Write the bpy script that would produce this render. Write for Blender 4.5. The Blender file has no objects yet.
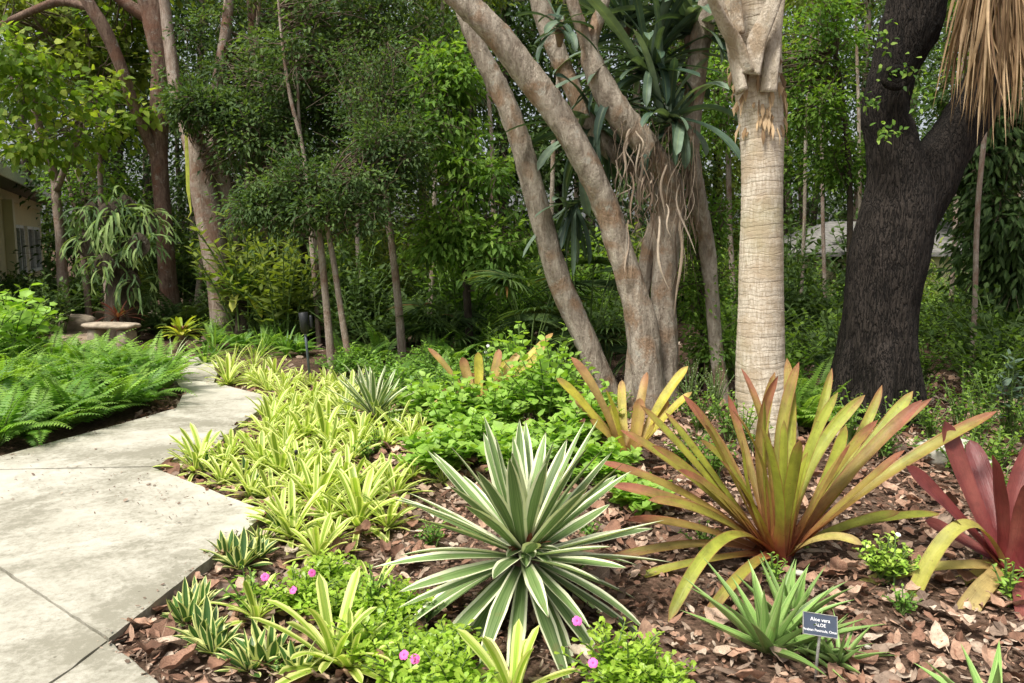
import bpy, math, random
import numpy as np
R = math.radians
random.seed(7)
scene = bpy.context.scene
COL = scene.collection
RS = np.random.RandomState

# ------------------------------------------------------------------ camera
PITCH = R(7.2); FPX = 800.0; EYE = 1.6
cp, sp = math.cos(PITCH), math.sin(PITCH)
def ray(px, py):
    a = (px-512)/FPX; b = -(py-341.5)/FPX
    return np.array([a, cp+b*sp, -sp+b*cp])
def G(px, py, z=0.0):
    d = ray(px, py); t = (z-EYE)/d[2]
    return np.array([d[0]*t, d[1]*t, z])
def V(px, py, Y):
    d = ray(px, py); t = Y/d[1]
    return np.array([d[0]*t, Y, EYE+d[2]*t])
def mpp(P):                      # metres per pixel at a world point
    return (P[1]*cp-(P[2]-EYE)*sp)/FPX

cam = bpy.data.cameras.new('camera'); co = bpy.data.objects.new('camera', cam); COL.objects.link(co)
co.location = (0, 0, EYE); co.rotation_euler = (R(90)-PITCH, 0, 0)
cam.sensor_width = 36; cam.lens = FPX/1024*36; cam.clip_end = 2000; cam.clip_start = .05
cam.dof.use_dof = True; cam.dof.focus_distance = 4.3; cam.dof.aperture_fstop = 9.0
scene.camera = co
scene.view_settings.view_transform = 'Standard'
try: scene.view_settings.look = 'None'
except Exception: pass
scene.view_settings.exposure = 0

# ------------------------------------------------------------------ light
SUN_EL, SUN_AZ = 60, 222         # compass azimuth, 0 = +Y, clockwise
w = bpy.data.worlds.new('World'); scene.world = w; w.use_nodes = True
nt = w.node_tree; bg = nt.nodes['Background']
sky = nt.nodes.new('ShaderNodeTexSky'); sky.sky_type = 'NISHITA'; sky.sun_disc = False
sky.sun_elevation = R(SUN_EL); sky.sun_rotation = R(SUN_AZ); sky.air_density = 1.0; sky.dust_density = 4.0; sky.ozone_density = .6
hs = nt.nodes.new('ShaderNodeHueSaturation'); hs.inputs['Saturation'].default_value = .35; hs.inputs['Value'].default_value = 1.25
nt.links.new(sky.outputs[0], hs.inputs['Color']); nt.links.new(hs.outputs[0], bg.inputs[0]); bg.inputs[1].default_value = .15
sl = bpy.data.lights.new('sun', 'SUN'); sl.energy = 4.8; sl.angle = R(13); sl.color = (1, .96, .88)
so = bpy.data.objects.new('sun', sl); COL.objects.link(so)
so.rotation_euler = (R(90-SUN_EL), 0, R(-SUN_AZ+180)); so.location = (0, 0, 30)
scene.cycles.max_bounces = 7; scene.cycles.diffuse_bounces = 4; scene.cycles.transmission_bounces = 4
scene.cycles.transparent_max_bounces = 6
scene.cycles.sample_clamp_indirect = 6

# ------------------------------------------------------------------ materials
class NT:
    def __init__(s, name):
        s.m = bpy.data.materials.new(name); s.m.use_nodes = True; s.t = s.m.node_tree
        s.t.nodes.clear(); s.out = s.t.nodes.new('ShaderNodeOutputMaterial')
    def n(s, kind, props=None, **inp):
        nd = s.t.nodes.new('ShaderNode'+kind)
        for k, v in (props or {}).items(): setattr(nd, k, v)
        for k, v in inp.items():
            key = int(k[1:]) if k[0] == 'i' and k[1:].isdigit() else k.replace('_', ' ')
            s.set(nd.inputs[key], v)
        return nd
    def set(s, sock, v):
        if isinstance(v, bpy.types.NodeSocket): s.t.links.new(v, sock)
        elif isinstance(v, bpy.types.Node): s.t.links.new(v.outputs[0], sock)
        else:
            if isinstance(v, tuple) and len(v) == 3 and sock.type == 'RGBA': v = v+(1,)
            sock.default_value = v
    def ramp(s, fac, stops, interp='LINEAR'):
        nd = s.t.nodes.new('ShaderNodeValToRGB'); s.set(nd.inputs[0], fac)
        cr = nd.color_ramp; cr.interpolation = interp
        while len(cr.elements) < len(stops): cr.elements.new(.5)
        for e, (p, c) in zip(cr.elements, stops):
            e.position = p
            if isinstance(c, (int, float)): c = (c, c, c)
            e.color = tuple(c)+(1,)
        return nd.outputs[0]
    def mix(s, f, a, b, mode='MIX'):
        nd = s.t.nodes.new('ShaderNodeMix'); nd.data_type = 'RGBA'; nd.blend_type = mode
        s.set(nd.inputs[0], f); s.set(nd.inputs[6], a); s.set(nd.inputs[7], b); return nd.outputs[2]
    def math(s, op, a, b=0.0, c=0.0):
        nd = s.t.nodes.new('ShaderNodeMath'); nd.operation = op
        s.set(nd.inputs[0], a); s.set(nd.inputs[1], b); s.set(nd.inputs[2], c); return nd.outputs[0]
    def noise(s, vec, scale, detail=3, rough=.55, dist=0):
        nd = s.n('TexNoise', Scale=scale, Detail=detail, Roughness=rough, Distortion=dist)
        if vec is not None: s.set(nd.inputs['Vector'], vec)
        return nd.outputs[0]
    def coord(s, which='Object'): return s.n('TexCoord').outputs[which]
    def map(s, vec, scale=(1, 1, 1)):
        nd = s.n('Mapping'); s.set(nd.inputs[0], vec); nd.inputs['Scale'].default_value = scale; return nd.outputs[0]
    def uv(s):
        sx = s.n('SeparateXYZ'); s.t.links.new(s.coord('UV'), sx.inputs[0]); return sx.outputs[0], sx.outputs[1]
    def rnd(s): return s.n('Attribute', {'attribute_name': 'rnd'}).outputs['Fac']
    def bump(s, h, strength=.5, dist=.02):
        return s.n('Bump', Strength=strength, Distance=dist, Height=h).outputs[0]
    def finish(s, col, rough=.6, spec=.4, normal=None, trans=0, tcol=None):
        p = s.n('BsdfPrincipled'); s.set(p.inputs['Base Color'], col); s.set(p.inputs['Roughness'], rough)
        s.set(p.inputs['Specular IOR Level'], spec)
        if normal is not None: s.set(p.inputs['Normal'], normal)
        sh = p.outputs[0]
        if trans:
            tr = s.n('BsdfTranslucent'); s.set(tr.inputs[0], tcol if tcol is not None else col)
            ms = s.n('MixShader'); s.set(ms.inputs[0], trans); s.t.links.new(sh, ms.inputs[1]); s.t.links.new(tr.outputs[0], ms.inputs[2]); sh = ms.outputs[0]
        s.t.links.new(sh, s.out.inputs[0]); return s.m

def leaf_mat(name, c0, c1, c2, trans=.35, rough=.45, spec=.45, dead=None):
    m = NT(name); r = m.rnd()
    stops = [(0, c0), (.5, c1), (.93, c2)]
    if dead: stops += [(.965, c2), (.985, dead)]
    col = m.ramp(r, stops)
    u, v = m.uv()
    rib = m.math('SMOOTH_MIN', m.math('ABSOLUTE', m.math('SUBTRACT', u, .5)), .09, .02)
    col = m.mix(m.math('MULTIPLY_ADD', rib, -5, .45), col, m.mix(.5, col, (.35, .42, .15)))
    n = m.noise(m.coord(), 9, 2)
    col = m.mix(1, col, m.ramp(n, [(.3, .7), (.7, 1.2)]), 'MULTIPLY')
    t = m.mix(1, col, (1.5, 1.55, .55), 'MULTIPLY')
    return m.finish(col, rough, spec, trans=trans, tcol=t)

def litter_mat(name, c0, c1, c2, c3):
    m = NT(name); r = m.rnd(); u, v = m.uv(); o = m.coord()
    col = m.ramp(r, [(0, c0), (.4, c1), (.75, c2), (1, c3)])
    a = m.noise(o, 26, 5, .7); b = m.noise(o, 85, 4, .7)
    col = m.mix(1, col, m.ramp(a, [(.3, .45), (.5, .95), (.7, 1.3)]), 'MULTIPLY')
    col = m.mix(m.ramp(b, [(.55, 0), (.7, .55)]), col, (.09, .05, .03))
    d = m.math('ABSOLUTE', m.math('SUBTRACT', u, .5))
    vein = m.math('FRACT', m.math('SUBTRACT', m.math('MULTIPLY', v, 9), m.math('MULTIPLY', d, 5)))
    col = m.mix(m.ramp(vein, [(0, .35), (.12, 0)]), col, m.mix(.5, col, (.6, .45, .33)))
    col = m.mix(m.ramp(d, [(0, .5), (.03, 0)]), col, (.5, .36, .25))
    return m.finish(col, .8, .2, m.bump(m.math('ADD', b, vein), .35, .003), .06)

def stripe_mat(name, mid, mid2, edge, w0=.62, w1=.7, inv=False, trans=.28, rough=.45, tip=None, gloss=.4):
    """a long leaf with margins of another colour, fine streaks along it"""
    m = NT(name); u, v = m.uv(); r = m.rnd()
    s = m.math('MULTIPLY', m.math('ABSOLUTE', m.math('SUBTRACT', u, .5)), 2)
    cx = m.n('CombineXYZ'); m.set(cx.inputs[0], m.math('MULTIPLY', u, 14)); m.set(cx.inputs[1], m.math('MULTIPLY', v, 1.5)); m.set(cx.inputs[2], m.math('MULTIPLY', r, 40))
    st = m.noise(cx.outputs[0], 1.0, 3)
    s2 = m.math('ADD', m.math('ADD', s, m.math('MULTIPLY', m.math('SUBTRACT', r, .5), .16)), m.math('MULTIPLY', m.math('SUBTRACT', st, .5), .45))
    core = m.mix(m.ramp(st, [(.35, 0), (.65, 1)]), mid, mid2)
    core = m.mix(1, core, m.ramp(r, [(0, .68), (1, 1.25)]), 'MULTIPLY')
    col = m.mix(m.ramp(s2, [(w0, 0), (w1, 1)]), core, edge)
    if tip: col = m.mix(m.ramp(v, [(.965, 0), (1, 1)]), col, tip)
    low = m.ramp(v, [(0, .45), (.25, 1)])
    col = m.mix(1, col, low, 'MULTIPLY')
    n2 = m.noise(m.coord(), 14, 3)
    col = m.mix(m.ramp(n2, [(.62, 0), (.72, .35)]), col, (.25, .17, .06))
    t = m.mix(1, col, (1.15, 1.3, .6), 'MULTIPLY')
    b = m.bump(st, .25, .004)
    return m.finish(col, rough, gloss, b, trans, t)

def brom_mat(name, base, midA, midB, tip, rough=.36, trans=.2):
    m = NT(name); u, v = m.uv(); r = m.rnd()
    cx = m.n('CombineXYZ'); m.set(cx.inputs[0], m.math('MULTIPLY', u, 22)); m.set(cx.inputs[1], m.math('MULTIPLY', v, 2.2)); m.set(cx.inputs[2], m.math('MULTIPLY', r, 50))
    st = m.noise(cx.outputs[0], 1.0, 4)
    cx2 = m.n('CombineXYZ'); m.set(cx2.inputs[0], m.math('MULTIPLY', u, 1.5)); m.set(cx2.inputs[1], m.math('MULTIPLY', v, 3)); m.set(cx2.inputs[2], m.math('MULTIPLY', r, 50))
    bl = m.noise(cx2.outputs[0], 1.0, 3)
    mid = m.mix(m.ramp(m.math('ADD', r, m.math('MULTIPLY', m.math('SUBTRACT', bl, .5), .9)), [(.2, 0), (.8, 1)]), midA, midB)
    mid = m.mix(m.ramp(st, [(.35, .0), (.7, .45)]), mid, m.mix(.5, mid, base))
    vv = m.math('ADD', v, m.math('MULTIPLY', m.math('SUBTRACT', bl, .5), .35))
    col = m.mix(m.ramp(vv, [(.08, 1), (.42, 0)]), mid, base)
    col = m.mix(m.ramp(m.math('ADD', vv, m.math('MULTIPLY', m.math('SUBTRACT', r, .5), .2)), [(.8, 0), (1.0, .9)]), col, tip)
    s = m.math('MULTIPLY', m.math('ABSOLUTE', m.math('SUBTRACT', u, .5)), 2)
    col = m.mix(m.ramp(s, [(.8, 0), (.97, .6)]), col, m.mix(.5, tip, base))
    big = m.noise(m.coord(), 11, 5, .7); col = m.mix(1, col, m.ramp(big, [(.3, .62), (.55, 1), (.75, 1.15)]), 'MULTIPLY')
    col = m.mix(m.ramp(m.math('ADD', v, m.math('MULTIPLY', big, .06)), [(1.0, 0), (1.02, .9)]), col, (.16, .09, .05))
    sp_ = m.noise(m.coord(), 60, 2)
    col = m.mix(m.ramp(sp_, [(.66, 0), (.74, .5)]), col, (.13, .05, .02))
    t = m.mix(1, col, (1.3, 1.15, .5), 'MULTIPLY')
    return m.finish(col, m.ramp(bl, [(.3, rough+.02), (.7, rough+.25)]), .5, m.bump(m.math('ADD', st, m.math('MULTIPLY', bl, .6)), .55, .006), trans, t)

def bark_mat(name, c0, c1, patch, kind='smooth'):
    m = NT(name); o = m.coord(); u, v = m.uv()
    if kind == 'oak':
        wb = m.mix(.035, o, m.n('TexNoise', Scale=5.0, Detail=3.0).outputs[1])
        n1 = m.noise(m.map(wb, (1, 1, .16)), 46, 3, .5, .3); n2 = m.noise(m.map(wb, (1, 1, .35)), 95, 5, .7)
        ridge = m.ramp(m.math('ABSOLUTE', m.math('SUBTRACT', n1, .5)), [(0, 0), (.09, 1)])
        h = m.math('ADD', m.math('MULTIPLY', ridge, .8), n2)
        big = m.noise(m.map(o, (1, 1, .5)), 1.5, 5, .6, .5)
        col = m.mix(m.ramp(h, [(.5, 0), (1.35, 1)]), c0, c1)
        col = m.mix(m.ramp(big, [(.42, 0), (.66, .8)]), col, patch)
        return m.finish(col, .9, .2, m.bump(h, 1.0, .03))
    if kind == 'palm':
        cx = m.n('CombineXYZ'); m.set(cx.inputs[0], m.math('MULTIPLY', u, 26)); m.set(cx.inputs[1], m.math('MULTIPLY', v, 8))
        fib = m.noise(cx.outputs[0], 3.0, 5, .7)
        wob = m.noise(m.map(o, (3, 3, 3)), 1.5, 3)
        rg = m.math('FRACT', m.math('ADD', m.math('MULTIPLY', v, 30), m.math('MULTIPLY', m.noise(m.map(o, (7, 7, 5)), 1.5, 5, .7), 3.4)))
        rings = m.ramp(rg, [(0, 0), (.1, 1), (.8, .8), (1, 0)])
        rg2 = m.math('FRACT', m.math('ADD', m.math('MULTIPLY', v, 9.3), m.math('MULTIPLY', wob, .8)))
        r2 = m.ramp(rg2, [(0, 0), (.06, 1), (.92, 1), (1, .3)])
        vf = m.noise(m.map(m.coord('UV'), (60, 9, 1)), 1, 5, .75)
        col = m.mix(m.ramp(rings, [(.1, .35), (.8, 1)]), c0, c1)
        col = m.mix(m.ramp(r2, [(0, .55), (.9, 0)]), col, c0)
        col = m.mix(m.ramp(vf, [(.35, .8), (.58, 0)]), col, m.mix(.4, c0, (.2, .13, .07)))
        big = m.noise(o, 3.5, 5, .65)
        col = m.mix(m.ramp(big, [(.46, 0), (.62, .8)]), col, patch)
        gr = m.noise(o, 1.3, 3)
        col = m.mix(m.ramp(gr, [(.5, 0), (.7, .45)]), col, (.30, .31, .13))
        h = m.math('ADD', m.math('MULTIPLY', rings, .8), m.math('ADD', m.math('MULTIPLY', vf, 1.2), m.math('MULTIPLY', r2, .7)))
        return m.finish(col, .9, .15, m.bump(h, .5, .007))
    q = m.map(o, (1, 1, .3))
    n = m.noise(q, 14, 6, .65, .6); f = m.noise(m.map(o, (1, 1, .55)), 55, 5, .7)
    big = m.noise(o, 3.0, 5, .6, .8)
    col = m.mix(m.ramp(n, [(.35, 0), (.65, 1)]), c0, c1)
    col = m.mix(m.ramp(big, [(.5, 0), (.62, .8)]), col, patch)
    col = m.mix(m.ramp(f, [(.3, .6), (.5, 0)]), col, m.mix(.5, c0, (.03, .02, .015)))
    # lichen
    lc = m.noise(o, 6, 6, .7)
    col = m.mix(m.ramp(lc, [(.6, 0), (.66, .5)]), col, (.42, .42, .36))
    h = m.math('ADD', m.math('MULTIPLY', n, 1.4), f)
    return m.finish(col, .88, .15, m.bump(h, .9, .02))

def plain(name, col, rough=.6, spec=.3, var=.25, scale=20, bump=0):
    m = NT(name); n = m.noise(m.coord(), scale, 4)
    c = m.mix(1, col, m.ramp(n, [(.3, 1-var), (.7, 1+var)]), 'MULTIPLY')
    return m.finish(c, rough, spec, m.bump(n, bump, .01) if bump else None)

M = {}
# foliage (dark, mid, light)
FR, FS = .6, .22
M['sunny'] = leaf_mat('sunny broad leaf', (.07, .14, .02), (.18, .29, .035), (.46, .52, .09), .5, FR, FS, dead=(.35, .17, .04))
M['fine'] = leaf_mat('fine dark leaf', (.025, .055, .017), (.065, .12, .034), (.17, .25, .075), .35, FR, FS)
M['bright'] = leaf_mat('bright mid leaf', (.045, .11, .018), (.13, .25, .035), (.30, .44, .08), .42, FR, FS)
M['deep'] = leaf_mat('deep shade leaf', (.016, .04, .010), (.045, .09, .022), (.12, .185, .055), .32, FR, FS, dead=(.2, .10, .035))
M['olive'] = leaf_mat('olive leaf', (.07, .10, .02), (.15, .20, .035), (.29, .34, .07), .45, FR, FS, dead=(.28, .12, .035))
M['lime'] = leaf_mat('lime leaf', (.13, .26, .035), (.25, .44, .06), (.40, .58, .12), .38, .5)
M['vinca'] = leaf_mat('periwinkle leaf', (.16, .31, .03), (.33, .52, .05), (.50, .64, .10), .38, .4)
M['fern'] = leaf_mat('fern frond', (.05, .14, .02), (.14, .30, .04), (.31, .49, .08), .38, .5)
M['jade'] = leaf_mat('succulent leaf', (.16, .33, .03), (.32, .52, .06), (.50, .62, .12), .15, .35)
M['bluegreen'] = leaf_mat('grey green strap', (.03, .06, .04), (.075, .125, .08), (.19, .26, .18), .2, .5, .3)
M['stag'] = leaf_mat('staghorn frond', (.06, .11, .04), (.14, .23, .07), (.30, .40, .14), .3, .6, .2)
M['speck'] = leaf_mat('white speckled leaf', (.06, .12, .03), (.25, .32, .16), (.7, .72, .56), .3, .5)
M['redleaf'] = leaf_mat('dark red leaf', (.06, .012, .012), (.13, .03, .02), (.2, .07, .04), .2, .4)
M['yelgreen'] = leaf_mat('yellow green strap', (.14, .25, .02), (.36, .44, .04), (.58, .58, .10), .35, .45)
M['litter'] = litter_mat('dry leaf', (.13, .07, .045), (.32, .175, .115), (.47, .30, .205), (.63, .48, .36))
M['litter2'] = litter_mat('dry grey leaf', (.09, .06, .045), (.24, .17, .125), (.42, .32, .24), (.60, .50, .39))
M['thatch'] = leaf_mat('dead palm leaf', (.13, .075, .04), (.30, .19, .10), (.52, .37, .22), .15, .65, .2)
M['roots'] = leaf_mat('hanging root', (.07, .05, .038), (.20, .14, .10), (.48, .39, .30), .05, .75, .2)
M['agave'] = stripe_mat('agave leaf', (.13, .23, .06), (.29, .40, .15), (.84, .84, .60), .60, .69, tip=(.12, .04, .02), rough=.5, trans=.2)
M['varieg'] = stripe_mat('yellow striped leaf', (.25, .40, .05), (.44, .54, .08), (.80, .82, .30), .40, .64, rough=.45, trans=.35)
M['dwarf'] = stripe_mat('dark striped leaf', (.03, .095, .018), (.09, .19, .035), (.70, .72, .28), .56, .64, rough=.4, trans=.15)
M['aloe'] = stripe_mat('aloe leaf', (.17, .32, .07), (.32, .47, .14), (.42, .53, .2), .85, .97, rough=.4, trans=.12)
M['brom'] = brom_mat('orange bromeliad leaf', (.33, .095, .045), (.36, .42, .05), (.30, .22, .055), (.36, .12, .075))
M['bromy'] = brom_mat('yellow bromeliad leaf', (.36, .22, .06), (.54, .50, .06), (.44, .30, .10), (.42, .20, .10))
M['bromr'] = brom_mat('red bromeliad leaf', (.19, .03, .032), (.16, .033, .03), (.27, .08, .06), (.15, .035, .03), .3, .12)
M['bromold'] = brom_mat('ageing bromeliad leaf', (.42, .28, .10), (.44, .44, .08), (.50, .39, .15), (.30, .20, .07))
# bark
M['oak'] = bark_mat('oak bark', (.008, .007, .006), (.055, .044, .036), (.008, .007, .006), 'oak')
M['palm'] = bark_mat('palm bark', (.36, .29, .21), (.64, .57, .46), (.40, .31, .21), 'palm')
M['fig'] = bark_mat('brown bark', (.20, .16, .12), (.49, .425, .34), (.27, .17, .10))
M['red'] = bark_mat('reddish bark', (.10, .06, .045), (.26, .18, .135), (.17, .085, .055))
M['pale'] = bark_mat('pale bark', (.22, .16, .12), (.42, .35, .29), (.22, .12, .08))
M['darkbark'] = bark_mat('dark bark', (.03, .025, .018), (.09, .07, .05), (.05, .04, .025))
M['twig'] = plain('twig', (.12, .09, .06), .8)
M['stem'] = plain('green stem', (.10, .16, .04), .6)
M['boot'] = bark_mat('palm leaf base', (.40, .33, .24), (.66, .58, .47), (.34, .25, .16))
M['wallp'] = plain('beige wall', (.80, .68, .42), .8, .2, .06, 3)
M['trimp'] = plain('cream trim', (.85, .76, .55), .7, .2, .05, 3)
M['roofm'] = plain('grey roof', (.19, .18, .165), .7, .3, .4, 9)
M['frame'] = plain('white frame', (.8, .8, .76), .5)
M['glass'] = plain('dark window glass', (.02, .03, .03), .08, .6, .1)
M['black'] = plain('black metal', (.016, .017, .018), .42, .4, .15, 30)
M['polem'] = plain('dark blue grey pole', (.07, .085, .10), .35, .5, .15, 30)
M['steel'] = plain('galvanised stake', (.34, .33, .30), .45, .5, .25, 60)
M['tag'] = plain('white tag', (.75, .75, .72), .5)
M['signp'] = plain('slate sign plate', (.055, .07, .10), .45, .4, .1, 40)
M['ink'] = plain('white lettering', (.8, .8, .8), .5, .3, .02)
M['pink'] = plain('pink petal', (.74, .13, .42), .5, .3, .12, 40)
M['white'] = plain('white petal', (.8, .8, .75), .5, .3, .1, 40)
M['eye'] = plain('flower eye', (.45, .02, .12), .5)
M['stone'] = plain('bench stone', (.34, .28, .21), .85, .2, .4, 9, .5)
M['palestone'] = plain('pale stone', (.52, .50, .42), .85, .2, .3, 8, .5)

def ground_mat():
    m = NT('bare soil'); o = m.coord()
    a = m.noise(o, 2.2, 5, .6); b = m.noise(o, 30, 6, .7); vo = m.n('TexVoronoi', Scale=38.0); m.set(vo.inputs['Vector'], o)
    c = m.mix(m.ramp(b, [(.35, 0), (.65, 1)]), (.045, .028, .018), (.17, .11, .075))
    c = m.mix(m.ramp(vo.outputs['Color'], [(.3, 0), (.8, .5)]), c, (.23, .14, .10))
    c = m.mix(m.ramp(a, [(.4, 0), (.7, .5)]), c, (.05, .035, .022))
    return m.finish(c, .95, .1, m.bump(m.math('ADD', b, vo.outputs[0]), .8, .02))
M['soil'] = ground_mat()
def concrete_mat():
    m = NT('weathered concrete'); o = m.coord()
    a = m.noise(o, 1.1, 6, .62, .4); b = m.noise(o, 7, 6, .7); f = m.noise(o, 120, 4, .7); g = m.noise(o, 28, 5, .7)
    c = m.mix(m.ramp(b, [(.3, 0), (.7, 1)]), (.41, .385, .31), (.59, .56, .47))
    c = m.mix(m.ramp(m.math('ADD', a, m.math('MULTIPLY', m.math('SUBTRACT', g, .5), .5)), [(.43, 0), (.60, .85)]), c, (.225, .21, .155))
    c = m.mix(m.ramp(f, [(.33, .5), (.42, 0)]), c, (.26, .24, .18))
    vo = m.n('TexVoronoi', Scale=11.0); m.set(vo.inputs['Vector'], o)
    c = m.mix(m.ramp(vo.outputs[0], [(.045, .75), (.085, 0)]), c, (.14, .12, .085))
    return m.finish(c, .85, .25, m.bump(m.math('ADD', f, g), .35, .006))
M['conc'] = concrete_mat()
M['sand'] = plain('sandy track', (.33, .25, .18), .95, .1, .35, 6, .5)

# ------------------------------------------------------------------ mesh builder
class MB:
    def __init__(s): s.v = []; s.uvs = []; s.r = []; s.f = []; s.n = 0
    def add(s, v, faces, uv, r):
        v = np.asarray(v, float).reshape(-1, 3); k = len(v)
        s.v.append(v); s.uvs.append(np.broadcast_to(np.asarray(uv, float), (k, 2))); s.r.append(np.broadcast_to(np.asarray(r, float), (k,)))
        for f in (faces if isinstance(faces, list) else [faces]):
            s.f.append(np.asarray(f, int)+s.n)
        s.n += k
    def mesh(s, name, mat, origin=(0, 0, 0), smooth=True):
        me = bpy.data.meshes.new(name)
        if not s.v: return me
        v = np.concatenate(s.v)-np.asarray(origin, float); uv = np.concatenate(s.uvs); r = np.concatenate(s.r)
        idx = np.concatenate([f.ravel() for f in s.f]); tot = np.concatenate([np.full(len(f), f.shape[1]) for f in s.f])
        st = np.concatenate([[0], np.cumsum(tot)[:-1]])
        me.vertices.add(len(v)); me.vertices.foreach_set('co', v.ravel().astype(np.float32))
        me.loops.add(len(idx)); me.loops.foreach_set('vertex_index', idx.astype(np.int32))
        me.polygons.add(len(tot)); me.polygons.foreach_set('loop_start', st.astype(np.int32))
        me.update(calc_edges=True)
        ul = me.uv_layers.new(name='UVMap'); ul.data.foreach_set('uv', uv[idx].ravel().astype(np.float32))
        at = me.attributes.new('rnd', 'FLOAT', 'POINT'); at.data.foreach_set('value', r.astype(np.float32))
        me.polygons.foreach_set('use_smooth', np.full(len(tot), smooth))
        me.materials.append(mat); return me
    def obj(s, name, mat, parent=None, origin=(0, 0, 0), smooth=True):
        o = bpy.data.objects.new(name, s.mesh(name, mat, origin, smooth)); COL.objects.link(o)
        if parent: o.parent = parent
        else: o.location = tuple(origin)
        return o

def tag(o, label=None, cat=None, group=None, kind=None):
    if label: o['label'] = label
    if cat: o['category'] = cat
    if group: o['group'] = group
    if kind: o['kind'] = kind
    return o
def thing(name, loc, label, cat, group=None, rz=0):
    o = bpy.data.objects.new(name, None); o.empty_display_size = .1; COL.objects.link(o)
    o.location = tuple(loc); o.rotation_euler = (0, 0, rz); return tag(o, label, cat, group)
def dup(root, loc, rz, scale, label, group=None):
    r = root.copy(); COL.objects.link(r); r.location = tuple(loc); r.rotation_euler = (0, 0, rz); r.scale = (scale,)*3
    r['label'] = label
    if group: r['group'] = group
    for ch in list(root.children):
        c = ch.copy(); COL.objects.link(c); c.parent = r
        for g in ch.children:
            d = g.copy(); COL.objects.link(d); d.parent = c
    return r

def norm(a): return a/np.maximum(np.linalg.norm(a, axis=-1, keepdims=True), 1e-9)
def vnoise(p, seed=0):
    p = np.asarray(p, float); i = np.floor(p).astype(np.int64); f = p-i; f = f*f*(3-2*f)
    def h(x, y, z):
        n = (x*374761393+y*668265263+z*2147483647+seed*144665) & 0x7fffffff
        n = ((n ^ (n >> 13))*1274126177) & 0x7fffffff
        return ((n ^ (n >> 16)) & 0xffff)/65535.
    r = 0
    for dx in (0, 1):
        for dy in (0, 1):
            for dz in (0, 1):
                wgt = (f[..., 0] if dx else 1-f[..., 0])*(f[..., 1] if dy else 1-f[..., 1])*(f[..., 2] if dz else 1-f[..., 2])
                r = r+wgt*h(i[..., 0]+dx, i[..., 1]+dy, i[..., 2]+dz)
    return r
def spline(P, k=8):
    P = np.asarray(P, float)
    if len(P) < 3: t = np.linspace(0, 1, k+1)[:, None]; return P[0]*(1-t)+P[-1]*t
    Q = np.vstack([2*P[0]-P[1], P, 2*P[-1]-P[-2]]); out = []
    for i in range(1, len(Q)-2):
        a, b, c, d = Q[i-1:i+3]
        for t in np.linspace(0, 1, k, endpoint=False):
            out.append(.5*((2*b)+(c-a)*t+(2*a-5*b+4*c-d)*t*t+(3*b-a-3*c+d)*t**3))
    out.append(P[-1]); return np.array(out)
def tube(mb, path, rad, sides=12, rough=0, seed=0, r=.5, cap=True, freq=2.2, fine=0):
    path = np.asarray(path, float); rad = np.broadcast_to(np.asarray(rad, float), (len(path),))
    T = norm(np.gradient(path, axis=0)); ref = np.array([0, 1., 0]) if abs(T[:, 2]).mean() > .4 else np.array([0, 0, 1.])
    A = norm(np.cross(T, ref)); B = np.cross(T, A)
    th = np.linspace(0, 2*np.pi, sides+1); c, s_ = np.cos(th), np.sin(th)
    ln = np.concatenate([[0], np.cumsum(np.linalg.norm(np.diff(path, axis=0), axis=1))])
    dirs = A[:, None]*c[None, :, None]+B[:, None]*s_[None, :, None]
    rr = np.repeat(rad[:, None], sides+1, 1)
    if rough:
        q = path[:, None]*np.array([1, 1, .8])*freq+dirs*1.1
        rr = rr*(1+rough*(vnoise(q+seed*7.3, seed)-.5)*2)
    if fine:
        q = (path[:, None]+dirs*rr[..., None])*np.array([9, 9, 3.])
        rr = rr*(1+fine*(vnoise(q, seed+3)-.5)*2)
        q = (path[:, None]+dirs*rr[..., None])*np.array([34, 34, 7.])
        rr = rr+np.maximum(0, vnoise(q, seed+5)-.35)*.022*np.sign(fine)
    v = path[:, None]+dirs*rr[..., None]
    uv = np.stack(np.broadcast_arrays((th/(2*np.pi))[None, :], ln[:, None]), -1)
    n = len(path); i = np.arange(n-1)[:, None]*(sides+1)+np.arange(sides)[None, :]
    F = np.stack([i, i+1, i+sides+2, i+sides+1], -1).reshape(-1, 4)
    vv = v.reshape(-1, 3); fs = [F]
    if cap:
        k = len(vv); vv = np.vstack([vv, path[0], path[-1]])
        uv = np.vstack([uv.reshape(-1, 2), [0, 0], [0, ln[-1]]])
        j = np.arange(sides); e = (n-1)*(sides+1)
        fs += [np.stack([j+1, j, np.full(sides, k)], -1), np.stack([e+j, e+j+1, np.full(sides, k+1)], -1)]
    else: uv = uv.reshape(-1, 2)
    mb.add(vv, fs, uv, r)
def box(mb, c, s, rz=0, r=.5, M3=None):
    c = np.asarray(c, float); s = np.asarray(s, float)/2
    q = np.array([[x, y, z] for x in (-1, 1) for y in (-1, 1) for z in (-1, 1)])*s
    if M3 is not None: q = q@np.asarray(M3).T
    ca, sa = math.cos(rz), math.sin(rz); q = q@np.array([[ca, sa, 0], [-sa, ca, 0], [0, 0, 1]])
    q = q+c
    F = np.array([[0, 1, 3, 2], [4, 6, 7, 5], [0, 4, 5, 1], [2, 3, 7, 6], [0, 2, 6, 4], [1, 5, 7, 3]])
    v = q[F].reshape(-1, 3); mb.add(v, np.arange(24).reshape(6, 4), (.5, .5), r)

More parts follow.
